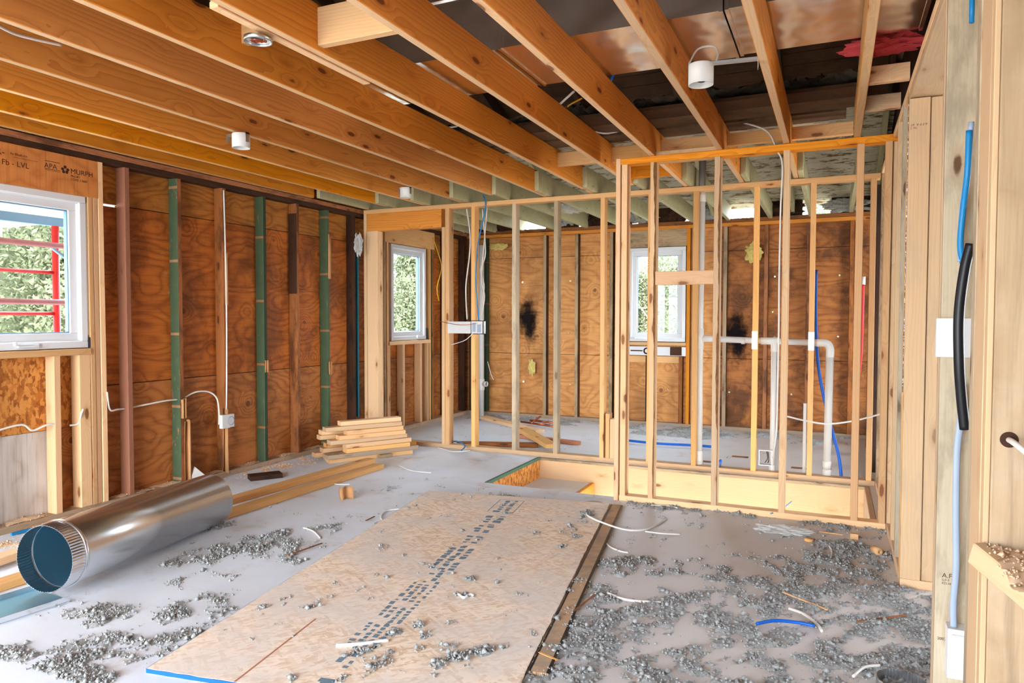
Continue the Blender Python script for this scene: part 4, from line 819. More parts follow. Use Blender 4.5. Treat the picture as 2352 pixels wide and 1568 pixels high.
plank('lumber', PINE, (-3.970, 5.194, 0.020), (-3.969, 5.628, 0.020), .085, .038, .001, 'short board at the foot of the pile, front side', 'lumber')
plank('lumber', PINE_PINK, (-3.902, 5.137, 0.020), (-3.744, 5.969, 0.020), .10, .036, .001, 'knotty board', 'lumber') if False else None
plank('lumber', JOIST, (-3.765, 5.359, 0.020), (-3.716, 5.902, 0.020), .085, .034, .001, 'worn orange board running toward the far stud wall', 'lumber')
plank('lumber', AGED, (-3.658, 5.207, 0.020), (-3.609, 5.318, 0.020), .10, .03, .001, 'grey weathered block at the end of the long boards', 'lumber')
plank('lumber', OLDBROWN, (-4.260, 6.158, 0.020), (-4.236, 6.323, 0.020), .10, .038, .001, 'brown offcut on the doorway threshold', 'lumber')
plank('lumber', DARKOLD, (-4.052, 4.082, 0.020), (-3.918, 4.278, 0.020), .12, .035, .001, 'dark brown offcut on the floor by the left wall', 'lumber')
plank('lumber', REDBROWN, (-4.123, 2.900, 0.030), (-4.127, 3.007, 0.030), .10, .06, .001, 'red brown wood block behind the round duct', 'lumber')
# planks in the far room
plank('lumber', PINE_PALE, (-3.879, 7.747, 0.000), (-2.856, 7.041, 0.000), .12, .036, .001, 'whitish plank lying in the far room behind the second stud', 'lumber')
plank('lumber', PINE, (-3.001, 6.882, 0.060), (-2.349, 6.091, 0.060), .12, .038, .040, 'pale plank leaning across the others between two far studs', 'lumber', None, .04)
plank('lumber', OLDBROWN, (-3.312, 6.030, 0.000), (-2.576, 6.296, 0.000), .09, .036, .001, 'dark brown plank with white dust along the far plate', 'lumber')
plank('lumber', REDBROWN, (-2.957, 6.690, 0.000), (-2.245, 6.553, 0.000), .07, .036, .001, 'dark red plank end sticking out right of the third stud', 'lumber')
# ------------------------------------------------------------------ pipes
yp = 5.965
E = empty('drain_pipe', (-1.0, yp, 0.0), label='white drain stack with side branch and two drops along the far stud wall', category='pipe')
def ptube(name, pts, r, mat=PIPE, par=None, **k): return tube(name, mat, pts, r, par if par is not None else E, n=20, **k)
def coup(p, d, L, r):
    o = link('pipe_coupling', lathe_mesh([(r - .002, -L / 2), (r, -L / 2 + .002), (r, L / 2 - .002), (r - .002, L / 2)], 28), PIPE, E, Vector(p) - E.location, rot_to(d)); return o
XS1 = -1.0
ptube('vertical_pipe', [(XS1, yp, 0.0), (XS1 - .003, yp, 1.2), (XS1 + .004, yp, 2.55)], .0285, smoothc=False)
coup((XS1, yp, .10), (0, 0, 1), .10, .033); coup((XS1, yp, .035), (0, 0, 1), .06, .036); coup((XS1 - .003, yp, 1.07), (0, 0, 1), .17, .034); coup((XS1, yp, 2.22), (0, 0, 1), .06, .033)
ZB = 1.075
ptube('horizontal_pipe', [(XS1, yp, ZB), (-.05, yp, ZB - .022)], .0245, smoothc=False)
coup((XS1 + .07, yp, ZB), (1, 0, 0), .10, .029); coup((-.66, yp, ZB - .012), (1, 0, 0), .03, .028); coup((-.46, yp, ZB - .012), (1, 0, 0), .13, .029); coup((-.12, yp, ZB - .02), (1, 0, 0), .05, .028)
ptube('drop_pipe', [(-.425, yp, ZB - .02), (-.428, yp, .0)], .021, smoothc=False); coup((-.425, yp, ZB - .06), (0, 0, 1), .07, .026); coup((-.428, yp, .04), (0, 0, 1), .08, .025)
ptube('elbow_pipe', [(-.12, yp, ZB - .02), (-.06, yp, ZB - .021), (-.035, yp, ZB - .035), (-.022, yp, ZB - .07), (-.022, yp, ZB - .13)], .030)
ptube('drop_pipe', [(-.022, yp, ZB - .07), (-.03, yp, 0.0)], .0285, smoothc=False); coup((-.03, yp, .12), (0, 0, 1), .05, .033); coup((-.03, yp, .04), (0, 0, 1), .08, .035)
for x, lb in ((-.583, 'zinc nail plate on the far stud left of the drain tee'), (-.173, 'zinc nail plate on the far stud beside the pipe elbow')):
    props(link('nail_plate', multibox([(x - .001, x + .04, YP - .003, YP - .0005, ZB - .075, ZB + .065)], (x, YP, ZB)), STEEL, None, (x, YP, ZB)), lb, 'nail plate')
props(tube('vent_pipe', PIPE, [(-4.02, 7.95, 0.0), (-4.02, 7.95, 1.1), (-4.02, 7.95, 2.14)], .034, None, 20, smoothc=False), 'white vertical vent pipe with a capped side tee in the far left corner', 'pipe')
E2 = props(link('pipe_tee', lathe_mesh([(.038, -.07), (.041, -.065), (.041, .065), (.038, .07)], 28), PIPE, None, (-4.02, 7.95, .40)), 'white capped tee fitting on the corner vent pipe', 'pipe fitting')
o = link('side_outlet', lathe_mesh([(.03, 0), (.03, .06), (.034, .06), (.034, .085), (.026, .085), (.026, .06)], 24, False), PIPE, E2, (0, 0, .01), rot_to((1, -.2, 0)))
props(box('white_pipe_stub', PIPE, -.205, -.180, YP + .10, YP + .125, 0.0, .58, 'z', bow=0), 'short white square tube standing behind the far plate', 'pipe')
BLT = 'blue water pipes'
props(tube('water_pipe', BLUE, [(-.13, 6.02, 1.62), (-.125, 6.03, 1.2), (-.10, 6.02, .85), (-.03, 6.0, .5), (.05, 5.98, .2), (.075, 5.965, 0.0)], .0125), 'long blue water pipe leaning down behind the drain elbow', 'pipe', BLT)
props(tube('water_pipe', BLUE, [(-1.893, 6.853, 0.030), (-1.534, 6.806, 0.030), (-1.211, 6.853, 0.030), (-1.008, 6.848, 0.030)], .012), 'blue water pipe lying on the far floor', 'pipe', BLT)
props(tube('water_pipe', BLUE, [(-0.766, 5.542, 0.160), (-0.811, 5.821, 0.080), (-0.845, 6.037, 0.000)], .012), 'short blue pipe riser with brass rings beside the wavy stud', 'pipe', BLT)
props(tube('water_pipe', RED, [(.20, 6.02, 1.50), (.20, 6.02, 1.35), (.195, 6.0, 1.0), (.175, 5.98, .7), (.165, 5.97, .45)], .0105), 'red water pipe beside the pinkish front stud', 'pipe')
props(tube('water_pipe', WHITEPVC, [(.20, 6.025, 1.50), (.20, 6.025, 1.56)], .016), 'white cap fitting on top of the red water pipe', 'pipe fitting')
for i, (a, b, lb) in enumerate((((-3.30, 7.55, .03), (-2.75, 7.35, .03), 'long copper pipe on the far floor'), ((-3.25, 7.70, .03), (-2.85, 7.62, .03), 'shorter copper pipe behind the long one'), ((-3.15, 7.78, .07), (-3.12, 7.42, .045), 'copper pipe piece crossing the other two'))):
    props(tube('copper_pipe', COPPER, [a, b], .012, smoothc=False), lb, 'pipe', 'copper pipes in the far room')
# ------------------------------------------------------------------ electrical boxes and lamps
def can(name, p, r, h, label, dirb, blen, metalpan=False):
    E = empty(name, p, label=label, category='ceiling light box')
    mat = STEEL if metalpan else WHITEPVC
    o = link('box_shell', lathe_mesh([(r * .98, h), (r, h * .96), (r, 0), (r * .93, 0), (r * .92, h * .5), (r * .92, h * .9), (.002, h * .9)], 40, False), mat, E)
    link('box_top', lathe_mesh([(.001, h), (r * .98, h)], 40, False), mat, E)
    link('inner_wires', tube_multi([[(-.6 * r, -.2 * r, h * .25), (0, .3 * r, h * .2), (.6 * r, 0, h * .25)], [(-.5 * r, .3 * r, h * .3), (0, -.4 * r, h * .2), (.5 * r, .35 * r, h * .3)], [(-.3 * r, -.5 * r, h * .3), (.1 * r, 0, h * .15), (.3 * r, .5 * r, h * .3)]], .003), BLACK if not metalpan else COPPER, E)
    if blen:
        d = Vector(dirb).normalized(); s = Vector((-d.y, d.x, 0)); a = -d * r * 1.0; b = d * blen
        q = quat(d, s, Vector((0, 0, 1)))
        link('mounting_bar', multibox([(-r, blen, -.014, .014, h - .004, h + .006), (blen - .003, blen, -.014, .014, h - .04, h + .006), (-r - .0, -r + .003, -.014, .014, h - .05, h + .006)]), STEEL, E, (0, 0, 0), q)
    return E
def tube_multi(paths, r, n=8):
    V = []; F = []
    for p in paths: tube_geo(smooth_pts(p, 6), r, n, 1.0, V, F)
    return mesh(V, F, True)
can('ceiling_light_box', (-.530, 3.11, 2.235), .052, .085, 'white round light box hanging between joists at upper right', (1, .12, 0), .23)
tubeL = tube('lamp_cable', CABLE, [(-.58, 3.11, 2.33), (-.56, 3.2, 2.42), (-.50, 3.22, 2.43), (-.47, 3.17, 2.38), (-.475, 3.13, 2.32)], .004); props(tubeL, 'white cable loop above the hanging light box at upper right', 'cable')
can('ceiling_light_box', (-3.14, 3.13, 2.222), .05, .08, 'white round light box with fluff on it at upper left', (-1, .0, 0), .10)
can('ceiling_light_box', (-3.22, 4.99, 2.225), .047, .08, 'small white round light box near the framed doorway', (-1, 0, 0), .06)
can('ceiling_light_box', (-2.01, 2.095, 2.292), .052, .016, 'shallow round metal lamp pan with loose wires at upper left', (1, 0, 0), 0, True)
E = empty('outlet_box', (-4.285, 4.095, .44), label='white outlet box on the orange brown stud of the left wall', category='electrical box')
shl = link('box_shell', multibox([(-.0, .03, -.045, .045, -.05, .05), (-.02, .0, -.045, -.040, -.05, .05), (-.0, .033, -.075, -.0, -.052, .052)]), WHITEPVC, E)
link('box_opening', lathe_mesh([(.030, 0), (.034, 0), (.034, .004), (.030, .004)], 24, False), CABLEGREY, shl, (.031, .01, 0), rot_to((1, 0, 0)))
E = empty('wiring_box', (-3.06, YP - .02, 1.15), label='white three-gang wiring box across the stud right of the doorway', category='electrical box')
shl = link('box_shell', multibox([(-.255, .0, -.0, .05, -.055, .055), (.0, .13, -.02, -.012, -.06, .065), (.0, .006, -.02, .03, -.06, .065), (.124, .13, -.02, .03, -.06, .065), (.0, .13, -.02, .03, .059, .065), (.0, .13, -.02, .03, -.06, -.054)]), WHITEPVC, E)
link('device_face', multibox([(.02, .05, -.026, -.021, -.04, .045), (.07, .105, -.027, -.021, -.045, .03)]), CABLEGREY, shl)
E = empty('outlet_box', (-.46, 5.80, .10), label='open white framed outlet box standing left of the cable stud', category='electrical box')
rr2 = [(-.055, .045, 0, .05, .0, .006), (-.055, .045, 0, .05, .114, .12), (-.055, -.049, 0, .05, .006, .114), (.039, .045, 0, .05, .006, .114)]
link('box_shell', multibox(rr2), WHITEPVC, E); link('inner_wires', tube_multi([[(-.01, .02, .02), (.01, .01, .06), (.0, .02, .11)], [(.01, .03, .02), (.02, .01, .05), (.01, .02, .11)]], .003), BLACK, E)
E = empty('junction_box', (0.327, 2.500, 1.193), label='pale blue junction box cover on the near post behind the black cable', category='electrical box')
link('box_shell', multibox([(-.042, .048, -.0, .02, -.062, .055)]), VINYL, E)
E = empty('outlet_box', (0.361, 2.500, 0.239), label='white wall device box low on the weathered near post', category='electrical box')
shl = link('box_shell', multibox([(-.032, .036, -.035, .02, -.075, .075)]), VINYL, E)
link('device_face', multibox([(-.022, .03, -.041, -.0355, -.05, .06)]), WHITEPVC, shl)
E = empty('junction_box', (-4.012, 3.038, 0.030), label='blue grey scrap box with a black cable behind the round duct', category='electrical box')
link('box_shell', multibox([(-.04, .05, -.03, .03, -.028, .02), (-.02, .02, -.04, .04, -.028, .035)]), BLUEGREY, E)
props(tube('cable', BLACK, [(-4.015, 3.041, 0.040), (-4.016, 3.106, 0.060), (-4.058, 3.194, 0.100), (-4.075, 3.263, 0.100)], .006), 'black cable end curling up behind the round duct', 'cable')
# ------------------------------------------------------------------ cables
def cab(mat, pts, r, label, group=None, flat=1.0): return props(tube('cable', mat, pts, r, flat=flat), label, 'cable', group)
xc = XL + .008
cab(CABLE, [(-4.294, 4.098, 2.22), (-4.294, 4.105, 1.9), (-4.294, 4.112, 1.3), (-4.294, 4.106, .8), (-4.294, 4.098, .49)], .006, 'white cable running down the outlet box stud on the left wall')
cab(CABLE, [(-4.330, 2.450, 0.595), (-4.320, 2.587, 0.614), (-4.320, 2.648, 0.571), (-4.310, 2.732, 0.594), (-4.310, 2.811, 0.578)], .006, 'white cable sagging across the strand board under the big window')
cab(CABLE, [(-4.340, 2.886, 0.566), (-4.320, 2.928, 0.575), (-4.298, 2.934, 0.636), (-4.300, 2.948, 0.662)], .006, 'white cable curling into the wide pale cripple stud')
cab(CABLE, [(-4.300, 3.111, 0.756), (-4.310, 3.135, 0.639), (-4.320, 3.198, 0.631), (-4.340, 3.267, 0.627)], .006, 'short white cable between the king stud and the reddish stud')
cab(CABLE, [(-4.360, 3.335, 0.627), (-4.330, 3.436, 0.639), (-4.320, 3.569, 0.649), (-4.330, 3.681, 0.646)], .006, 'white cable from the reddish stud to the green stud')
cab(CABLE, [(-4.340, 3.754, 0.654), (-4.320, 3.835, 0.686), (-4.310, 3.947, 0.676), (-4.290, 4.003, 0.621), (-4.288, 4.020, 0.519), (-4.286, 4.017, 0.419)], .006, 'white cable arching from the green stud down to the outlet box')
yc = YP - .012
cab(BLUECABLE, [(-2.945, 5.860, 2.364), (-2.922, 5.860, 2.244), (-2.998, 5.860, 1.921), (-3.021, 5.860, 1.601), (-3.007, 5.860, 1.400), (-2.984, 5.850, 1.207)], .006, 'blue cable dropping to the three-gang wiring box')
cab(CABLE, [(-3.164, 5.950, 2.263), (-3.127, 5.950, 2.016), (-3.136, 5.950, 1.813), (-3.173, 5.950, 1.527), (-3.133, 5.900, 1.227)], .007, 'white cable left of the blue one, feeding the wiring box')
cab(CABLE, [(-2.959, 5.970, 2.261), (-2.991, 5.970, 1.931), (-3.018, 5.970, 1.607), (-2.986, 5.970, 1.443), (-2.972, 5.880, 1.259)], .006, 'white cable weaving right of the blue cable')
cab(CABLE, [(-3.014, 5.980, 2.258), (-2.982, 5.980, 1.851), (-3.032, 5.980, 1.689), (-2.995, 5.980, 1.525), (-3.000, 5.900, 1.239)], .006, 'second white cable crossing the weaving one')
cab(COPPER, [(-2.979, 5.840, 1.191), (-3.128, 5.780, 1.175), (-3.266, 5.780, 1.190), (-3.362, 5.800, 1.206)], .0025, 'thin bare copper wire sticking left from the wiring box')
cab(CABLE, [(-3.001, 5.840, 1.139), (-3.094, 5.800, 1.038), (-3.254, 5.800, 0.987)], .003, 'thin twisted wire hanging down left from the wiring box')
cab(YELLOW, [(-4.290, 7.223, 2.177), (-4.250, 7.274, 2.002), (-4.220, 7.303, 1.825), (-4.220, 7.202, 1.591), (-4.240, 7.276, 1.440)], .006, 'yellow cable loop right of the narrow window')
cab(CABLE, [(-3.908, 7.900, 0.695), (-3.835, 7.850, 0.539), (-3.799, 7.850, 0.476)], .004, 'thin wires near the corner vent pipe')
cab(CABLE, [(-0.574, 4.850, 2.516), (-0.408, 4.800, 2.431), (-0.338, 4.740, 2.289), (-0.301, 4.670, 2.178), (-0.307, 4.670, 1.914), (-0.309, 4.665, 1.487), (-0.307, 4.665, 1.166), (-0.309, 4.665, 0.789), (-0.313, 4.665, 0.519), (-0.341, 4.800, 0.356)], .0055, 'long white cable stapled down the left side of the cable stud')
cab(CABLE, [(-1.216, 4.900, 2.570), (-1.044, 4.800, 2.579), (-0.843, 4.800, 2.568), (-0.676, 4.800, 2.532), (-0.574, 4.850, 2.514)], .0055, 'white cable crossing over the joists to the cable stud')
cab(CABLE, [(-2.840, 1.624, 2.330), (-2.903, 1.738, 2.340), (-2.915, 1.827, 2.350), (-2.930, 1.943, 2.370)], .006, 'white cable dropping between joists at the top left edge')
cab(CABLE, [(-2.514, 4.259, 2.530), (-2.329, 4.243, 2.530)], .006, 'short white cable tail between joists left of centre')
cab(CABLE, [(-2.055, 4.335, 2.540), (-1.863, 4.455, 2.540)], .006, 'white cable passing between the fifth and fourth joists')
cab(CABLE, [(-1.568, 4.540, 2.520), (-1.440, 4.665, 2.490), (-1.335, 4.722, 2.510)], .006, 'drooping white cable between fourth and third joists')
cab(CABLE, [(-1.685, 4.377, 2.600), (-1.398, 3.953, 2.560)], .007, 'pinkish cable pair rising toward the duct')
cab(YELLOW, [(-1.675, 4.446, 2.600), (-1.525, 4.249, 2.580), (-1.399, 4.097, 2.560)], .005, 'yellow cable beside the pinkish pair')
cab(BLUE, [(-1.652, 4.832, 2.600), (-1.494, 4.640, 2.580), (-1.386, 4.403, 2.550)], .006, 'blue cable arc above the insulation')
cab(BLUE, [(-1.229, 4.080, 2.600), (-1.102, 3.760, 2.560)], .006, 'blue cable end coming from behind the duct')
cab(CABLE, [(-0.269, 5.000, 0.598), (-0.158, 5.000, 0.576), (-0.027, 5.000, 0.564), (0.124, 5.000, 0.593), (0.283, 5.000, 0.647)], .0055, 'white cable sagging between front stud and right wall')
cab(BLUECABLE, [(0.349, 2.440, 1.792), (0.347, 2.440, 1.667), (0.343, 2.470, 1.571), (0.339, 2.480, 1.469), (0.350, 2.490, 1.403)], .0085, 'blue cable bundle on the right near post')
cab(BLUECABLE, [(0.348, 2.440, 2.189), (0.349, 2.440, 2.100)], .007, 'tip of blue cable at the top right behind the near post')
cab(CABLEGREY, [(0.355, 2.450, 1.819), (0.351, 2.470, 1.672), (0.343, 2.490, 1.573), (0.341, 2.490, 1.418)], .008, 'grey cable beside the blue bundle near the top right')
cab(BLACK, [(0.354, 2.400, 1.461), (0.340, 2.400, 1.387), (0.329, 2.400, 1.262), (0.332, 2.400, 1.124), (0.341, 2.410, 1.022), (0.353, 2.420, 0.926)], .014, 'thick black cable bundle in front of the junction box')
cab(CABLEGREY, [(0.345, 2.485, 1.054), (0.351, 2.485, 0.950), (0.344, 2.485, 0.844), (0.345, 2.485, 0.659), (0.349, 2.485, 0.501), (0.344, 2.485, 0.386), (0.346, 2.485, 0.313)], .0095, 'grey blue flat cable running down to the low white device box', None, .5)
cab(CABLE, [(0.341, 1.790, 0.993), (0.337, 1.720, 0.997), (0.350, 1.660, 0.984)], .006, 'white cable poking out of a ragged hole in the large panel')
props(link('drilled_hole', lathe_mesh([(.001, 0), (.017, 0)], 20, False), DARKOLD, None, Vector((0.343, 1.799, 0.992)), rot_to((0, -1, 0))), 'dark drilled hole in the large pale panel', 'hole')
# cable offcuts on the floor
GC = 'white cable offcuts on the floor'
def off(px, label, r=.0045, mat=CABLE, z=.006): props(tube('cable_offcut', mat, [(p[0], p[1], z + (p[2] - z if p[2] > .02 else 0)) for p in px], r, n=8), label, 'cable offcut', GC)
off([(-0.911, 3.063, 0.000), (-0.830, 3.025, 0.000), (-0.744, 3.032, 0.000), (-0.667, 3.057, 0.000)], 'white cable offcut on the floor right of the board sheet, longest straight one', .006)
off([(-0.155, 3.221, 0.000), (-0.097, 3.189, 0.000), (-0.044, 3.106, 0.000), (-0.022, 3.038, 0.000)], 'bent white cable offcut beside the blue one', .006)
off([(-0.262, 2.971, 0.000), (-0.197, 3.032, 0.000), (-0.116, 3.051, 0.000), (-0.051, 3.046, 0.000)], 'bright blue cable offcut on the grey fluff', .007, BLUE, .02)
off([(-1.141, 3.770, 0.000), (-1.083, 3.690, 0.000), (-1.014, 3.644, 0.000), (-0.970, 3.641, 0.000)], 'white cable offcut next to the groove strip')
off([(-0.979, 4.047, 0.000), (-0.882, 4.046, 0.000), (-0.783, 4.074, 0.000)], 'straight white cable offcut near the front studs')
off([(-1.452, 4.375, 0.020), (-1.369, 4.150, 0.030), (-1.229, 4.030, 0.030), (-1.083, 4.029, 0.020), (-0.973, 4.107, 0.015), (-0.920, 4.352, 0.015)], 'long looping white cable over the far right sheet corner', .006)
off([(-0.004, 4.211, 0.000), (0.012, 4.116, 0.000), (0.006, 3.993, 0.000)], 'short curved white cable offcut near the right wall')
off([(-1.670, 2.105, 0.025), (-1.593, 2.156, 0.025), (-1.517, 2.222, 0.025)], 'white cable offcut lying on the near end of the board sheet', .007)
off([(-2.827, 3.270, 0.000), (-2.728, 3.241, 0.000), (-2.614, 3.160, 0.000)], 'short white cable offcut left of the sheet')
off([(-2.513, 3.873, 0.000), (-2.592, 3.791, 0.000), (-2.549, 3.658, 0.000), (-2.457, 3.557, 0.000)], 'hooked white cable offcut at the far left of the sheet')
off([(-3.503, 4.289, 0.000), (-3.357, 4.233, 0.000), (-3.251, 4.267, 0.000)], 'white cable offcut near the paper scrap')
off([(-3.295, 4.994, 0.000), (-3.093, 4.865, 0.000), (-2.908, 4.863, 0.000)], 'white cable offcut in the middle floor')
off([(-3.901, 5.482, 0.000), (-3.652, 5.278, 0.000), (-3.569, 5.361, 0.000), (-3.631, 5.584, 0.000)], 'thin white cable curled at the board ends', .004)
off([(-3.430, 5.848, 0.000), (-3.188, 5.720, 0.000), (-3.062, 5.826, 0.000)], 'white cable offcut by the far plate')
off([(-3.389, 6.020, 0.000), (-3.282, 6.018, 0.000), (-3.126, 5.843, 0.000), (-3.055, 5.644, 0.000)], 'blue cable end lying over the far bottom plate', .007, BLUECABLE, .04)
off([(-0.338, 4.658, 0.000), (-0.283, 4.791, 0.000), (-0.235, 5.019, 0.000)], 'white cable offcut leaning on the front bottom plate', .005, CABLEGREY, .03)
off([(-1.083, 4.628, 0.000), (-0.989, 4.659, 0.000), (-0.910, 4.637, 0.000)], 'white cable offcut half buried behind the fluff', .005)
off([(0.081, 2.667, 0.000), (0.118, 2.753, 0.000), (0.168, 2.792, 0.000)], 'white cable offcut at the bottom right', .005, CABLE, .02)
# wood splinters
GS = 'wood splinters on the floor'
for a, b, lb in (((-0.189, 3.389, 0.000), (-0.005, 3.260, 0.000), 'long pale wood splinter in the right fluff'), ((0.106, 3.184, 0.000), (0.293, 3.335, 0.000), 'reddish wood splinter near the right wall'), ((-0.056, 4.445, 0.000), (0.066, 4.438, 0.000), 'thin pale splinter near the front plate'),
                 ((-0.977, 2.795, 0.000), (-0.950, 3.023, 0.000), 'brown splinter beside the groove strip'), ((-0.972, 2.395, 0.000), (-0.890, 2.368, 0.000), 'pale splinter at the sheet edge'), ((-2.563, 2.841, 0.000), (-2.528, 3.073, 0.000), 'long curved bark splinter left of the sheet'), ((-2.568, 3.526, 0.000), (-2.575, 3.625, 0.000), 'tiny splinter on the sheet')):
    a = Vector(a); b = Vector(b); a.z = b.z = .012
    props(beam('wood_splinter', PINE if 'pale' in lb else OLDBROWN, a, b, .010, .004, bow=0), lb, 'splinter', GS)
d = Vector((0.212, 4.192, 0.000)); props(link('wood_plug', lathe_mesh([(.021, 0), (.021, .05), (.004, .05), (.004, .045)], 28), PINE, None, (d.x, d.y, .0215), rot_to((.55, -.8, 0))), 'round wooden plug with a drilled centre near the right wall', 'plug')
d = Vector((-0.106, 4.272, 0.000)); props(link('wood_chip', lathe_mesh([(.024, 0), (.024, .012)], 24), PINE, None, (d.x, d.y, .001)), 'flat round wood chip near the front plate', 'chip')
d = Vector((0.126, 4.422, 0.000)); props(link('wood_chip', multibox([(-.02, .02, -.015, .015, 0, .03)]), PINE_PINK, None, (d.x, d.y, .001)), 'small square wood chip near the front plate', 'chip')
# torn paper scraps
def scrap(p, w, h, seed, label, mat=PAPER, rot=0.5, tilt=0.0):
    rr = random.Random(seed); V = []; F = []; n = 6
    for i in range(n + 1):
        for j in range(4):
            u = (i / n - .5) * w * (1 + .2 * rr.uniform(-1, 1)); v = j / 3 * h; V.append((u, .02 * math.sin(i * 1.3 + seed) + v * tilt, v + rr.uniform(-.1, .1) * h * .3 * (j == 3)))
    for i in range(n):
        for j in range(3): a = i * 4 + j; F.append((a, a + 4, a + 5, a + 1))
    o = link('paper_scrap', mesh(V, F, True), mat, None, p, Quaternion((0, 0, 1), rot), label=label, category='paper scrap'); s = o.modifiers.new('s', 'SOLIDIFY'); s.thickness = .0015; return o
scrap((-3.023, 3.928, 0.000), .09, .08, 3, 'brown folded paper scrap standing on the middle floor', PAPER, .9, .3)
for p, w, h, sd3, lb, rt in (((-4.295, 3.732, 0.024), .05, .46, 5, 'torn brown paper strip curling at the foot of the first green stud', 1.2), ((-4.295, 4.093, 0.032), .05, .50, 6, 'torn brown paper strip below the outlet box', 1.3), ((-4.297, 4.115, 1.338), .04, .4, 7, 'torn paper on the outlet box stud edge', 1.5),
                       ((-4.297, 5.357, 1.602), .04, .42, 8, 'torn paper on the far green stud', 1.5), ((-4.297, 3.699, 0.509), .03, .14, 9, 'torn paper flap on the first green stud', 1.5), ((-4.290, 5.339, 0.707), .03, .12, 10, 'torn paper above the lumber pile', 1.5), ((-4.297, 4.535, 0.784), .03, .10, 12, 'small torn paper on the darker green stud', 1.5)):
    scrap(p, w, h, sd3, lb, PAPER, rt)
props(link('plaster_lump', mesh([(0, 0, 0), (.2, 0, 0), (.2, .03, 0), (0, .03, 0), (.06, 0, .14), (.1, 0, .10), (.1, .03, .10), (.06, .03, .14)], [(0, 1, 5, 4), (3, 7, 6, 2), (0, 4, 7, 3), (4, 5, 6, 7), (5, 1, 2, 6), (0, 3, 2, 1)]), PLASTERLUMP, None, Vector((-4.291, 3.697, 0.000)) + Vector((0, .02, 0)), Quaternion((0, 0, 1), 1.1)), 'grey plaster board scrap at the foot of the first green stud', 'plaster')
props(beam('blue_strip', BLUECABLE, (-4.236, 2.465, 0.010), (-4.232, 2.781, 0.010), .016, .016, bow=.004), 'thin blue strip lying beside the left wall plate', 'strip')
scrap((-1.451, 2.711, 0.022), .07, .012, 14, 'small white twisted paper on the board sheet', VINYL, .4, .3)
props(link('floor_cover_disc', lathe_mesh([(.001, .006), (.062, .006), (.066, .0)], 32, False), PLASTERLUMP, None, Vector((-1.445, 4.520, 0.000)) + Vector((0, 0, .001))), 'round dusty cover disc on the floor at the sheet corner', 'disc')
props(tuft('clear_plastic_sheet', FILM, (-0.242, 4.324, 0.030), (.14, .06, .02), 61, 'crumpled clear plastic film by the front bottom plate', 'plastic film'), None)
props(tuft('clear_plastic_sheet', FILM, (-4.22, 5.70, 1.95), (.03, .05, .10), 63, 'clear plastic scrap hanging by the doorway post', 'plastic film'), None)
props(tuft('clear_plastic_sheet', FILM, (-2.50, 6.9, 2.36), (.13, .22, .03), 65, 'crumpled clear plastic tucked under the old joists', 'plastic film'), None)
# floor cut-outs in the far room (dark notches)
for p, lb in (((-0.744, 6.609, 0.000), 'rectangular notch cut in the far floor, larger'), ((-0.233, 6.321, 0.000), 'rectangular notch cut in the far floor behind the white tube'), ((-0.976, 6.269, 0.000), 'small floor notch beside the drain stack')):
    p = Vector(p); props(link('floor_notch', multibox([(-.07, .07, -.035, .035, 0, .0015)]), OLDBROWN, None, (p.x, p.y, .0005)), lb, 'notch')
# mould stains are part of the back wall surface: thin soot patches with their own outline
SOOT = NT('black mould stain')
_v = SOOT.obj(); _n = SOOT.noise(_v, 7, 6, 0.7); _l = SOOT.vm('LENGTH', SOOT.vm('MULTIPLY', _v, (3.4, 1, 1.5))) if False else None
_x = SOOT.xyz(_v); _r = SOOT.math('SQRT', SOOT.math('ADD', SOOT.math('POWER', SOOT.math('ABSOLUTE', SOOT.math('MULTIPLY', _x[0], 5.2)), 2), SOOT.math('POWER', SOOT.math('ABSOLUTE', SOOT.math('MULTIPLY', _x[2], 2.6)), 2)))
_m = SOOT.sm(SOOT.math('ADD', _r, SOOT.math('MULTIPLY', _n, 1.6)), 1.75, 1.05, 0, .92)
_t = SOOT.n('BsdfTransparent'); _d = SOOT.n('BsdfDiffuse'); _d.inputs[0].default_value = (.012, .010, .012, 1); _mx = SOOT.n('MixShader'); SOOT.l(_m, _mx.inputs[0]); SOOT.l(_t.outputs[0], _mx.inputs[1]); SOOT.l(_d.outputs[0], _mx.inputs[2]); SOOT.l(_mx.outputs[0], SOOT.out.inputs[0]); SOOT = SOOT.m
for x, z, s, lb in ((-3.50, 1.20, 1.0, 'black mould stain on the back wall left of centre'), (-.98, 1.03, 1.1, 'black mould stain on the back wall right of the window')):
    props(link('mould_stain', mesh([(-.18 * s, 0, -.42 * s), (.18 * s, 0, -.42 * s), (.18 * s, 0, .42 * s), (-.18 * s, 0, .42 * s)], [(0, 1, 2, 3)]), SOOT, None, (x, yb - .002, z)), lb, 'stain')
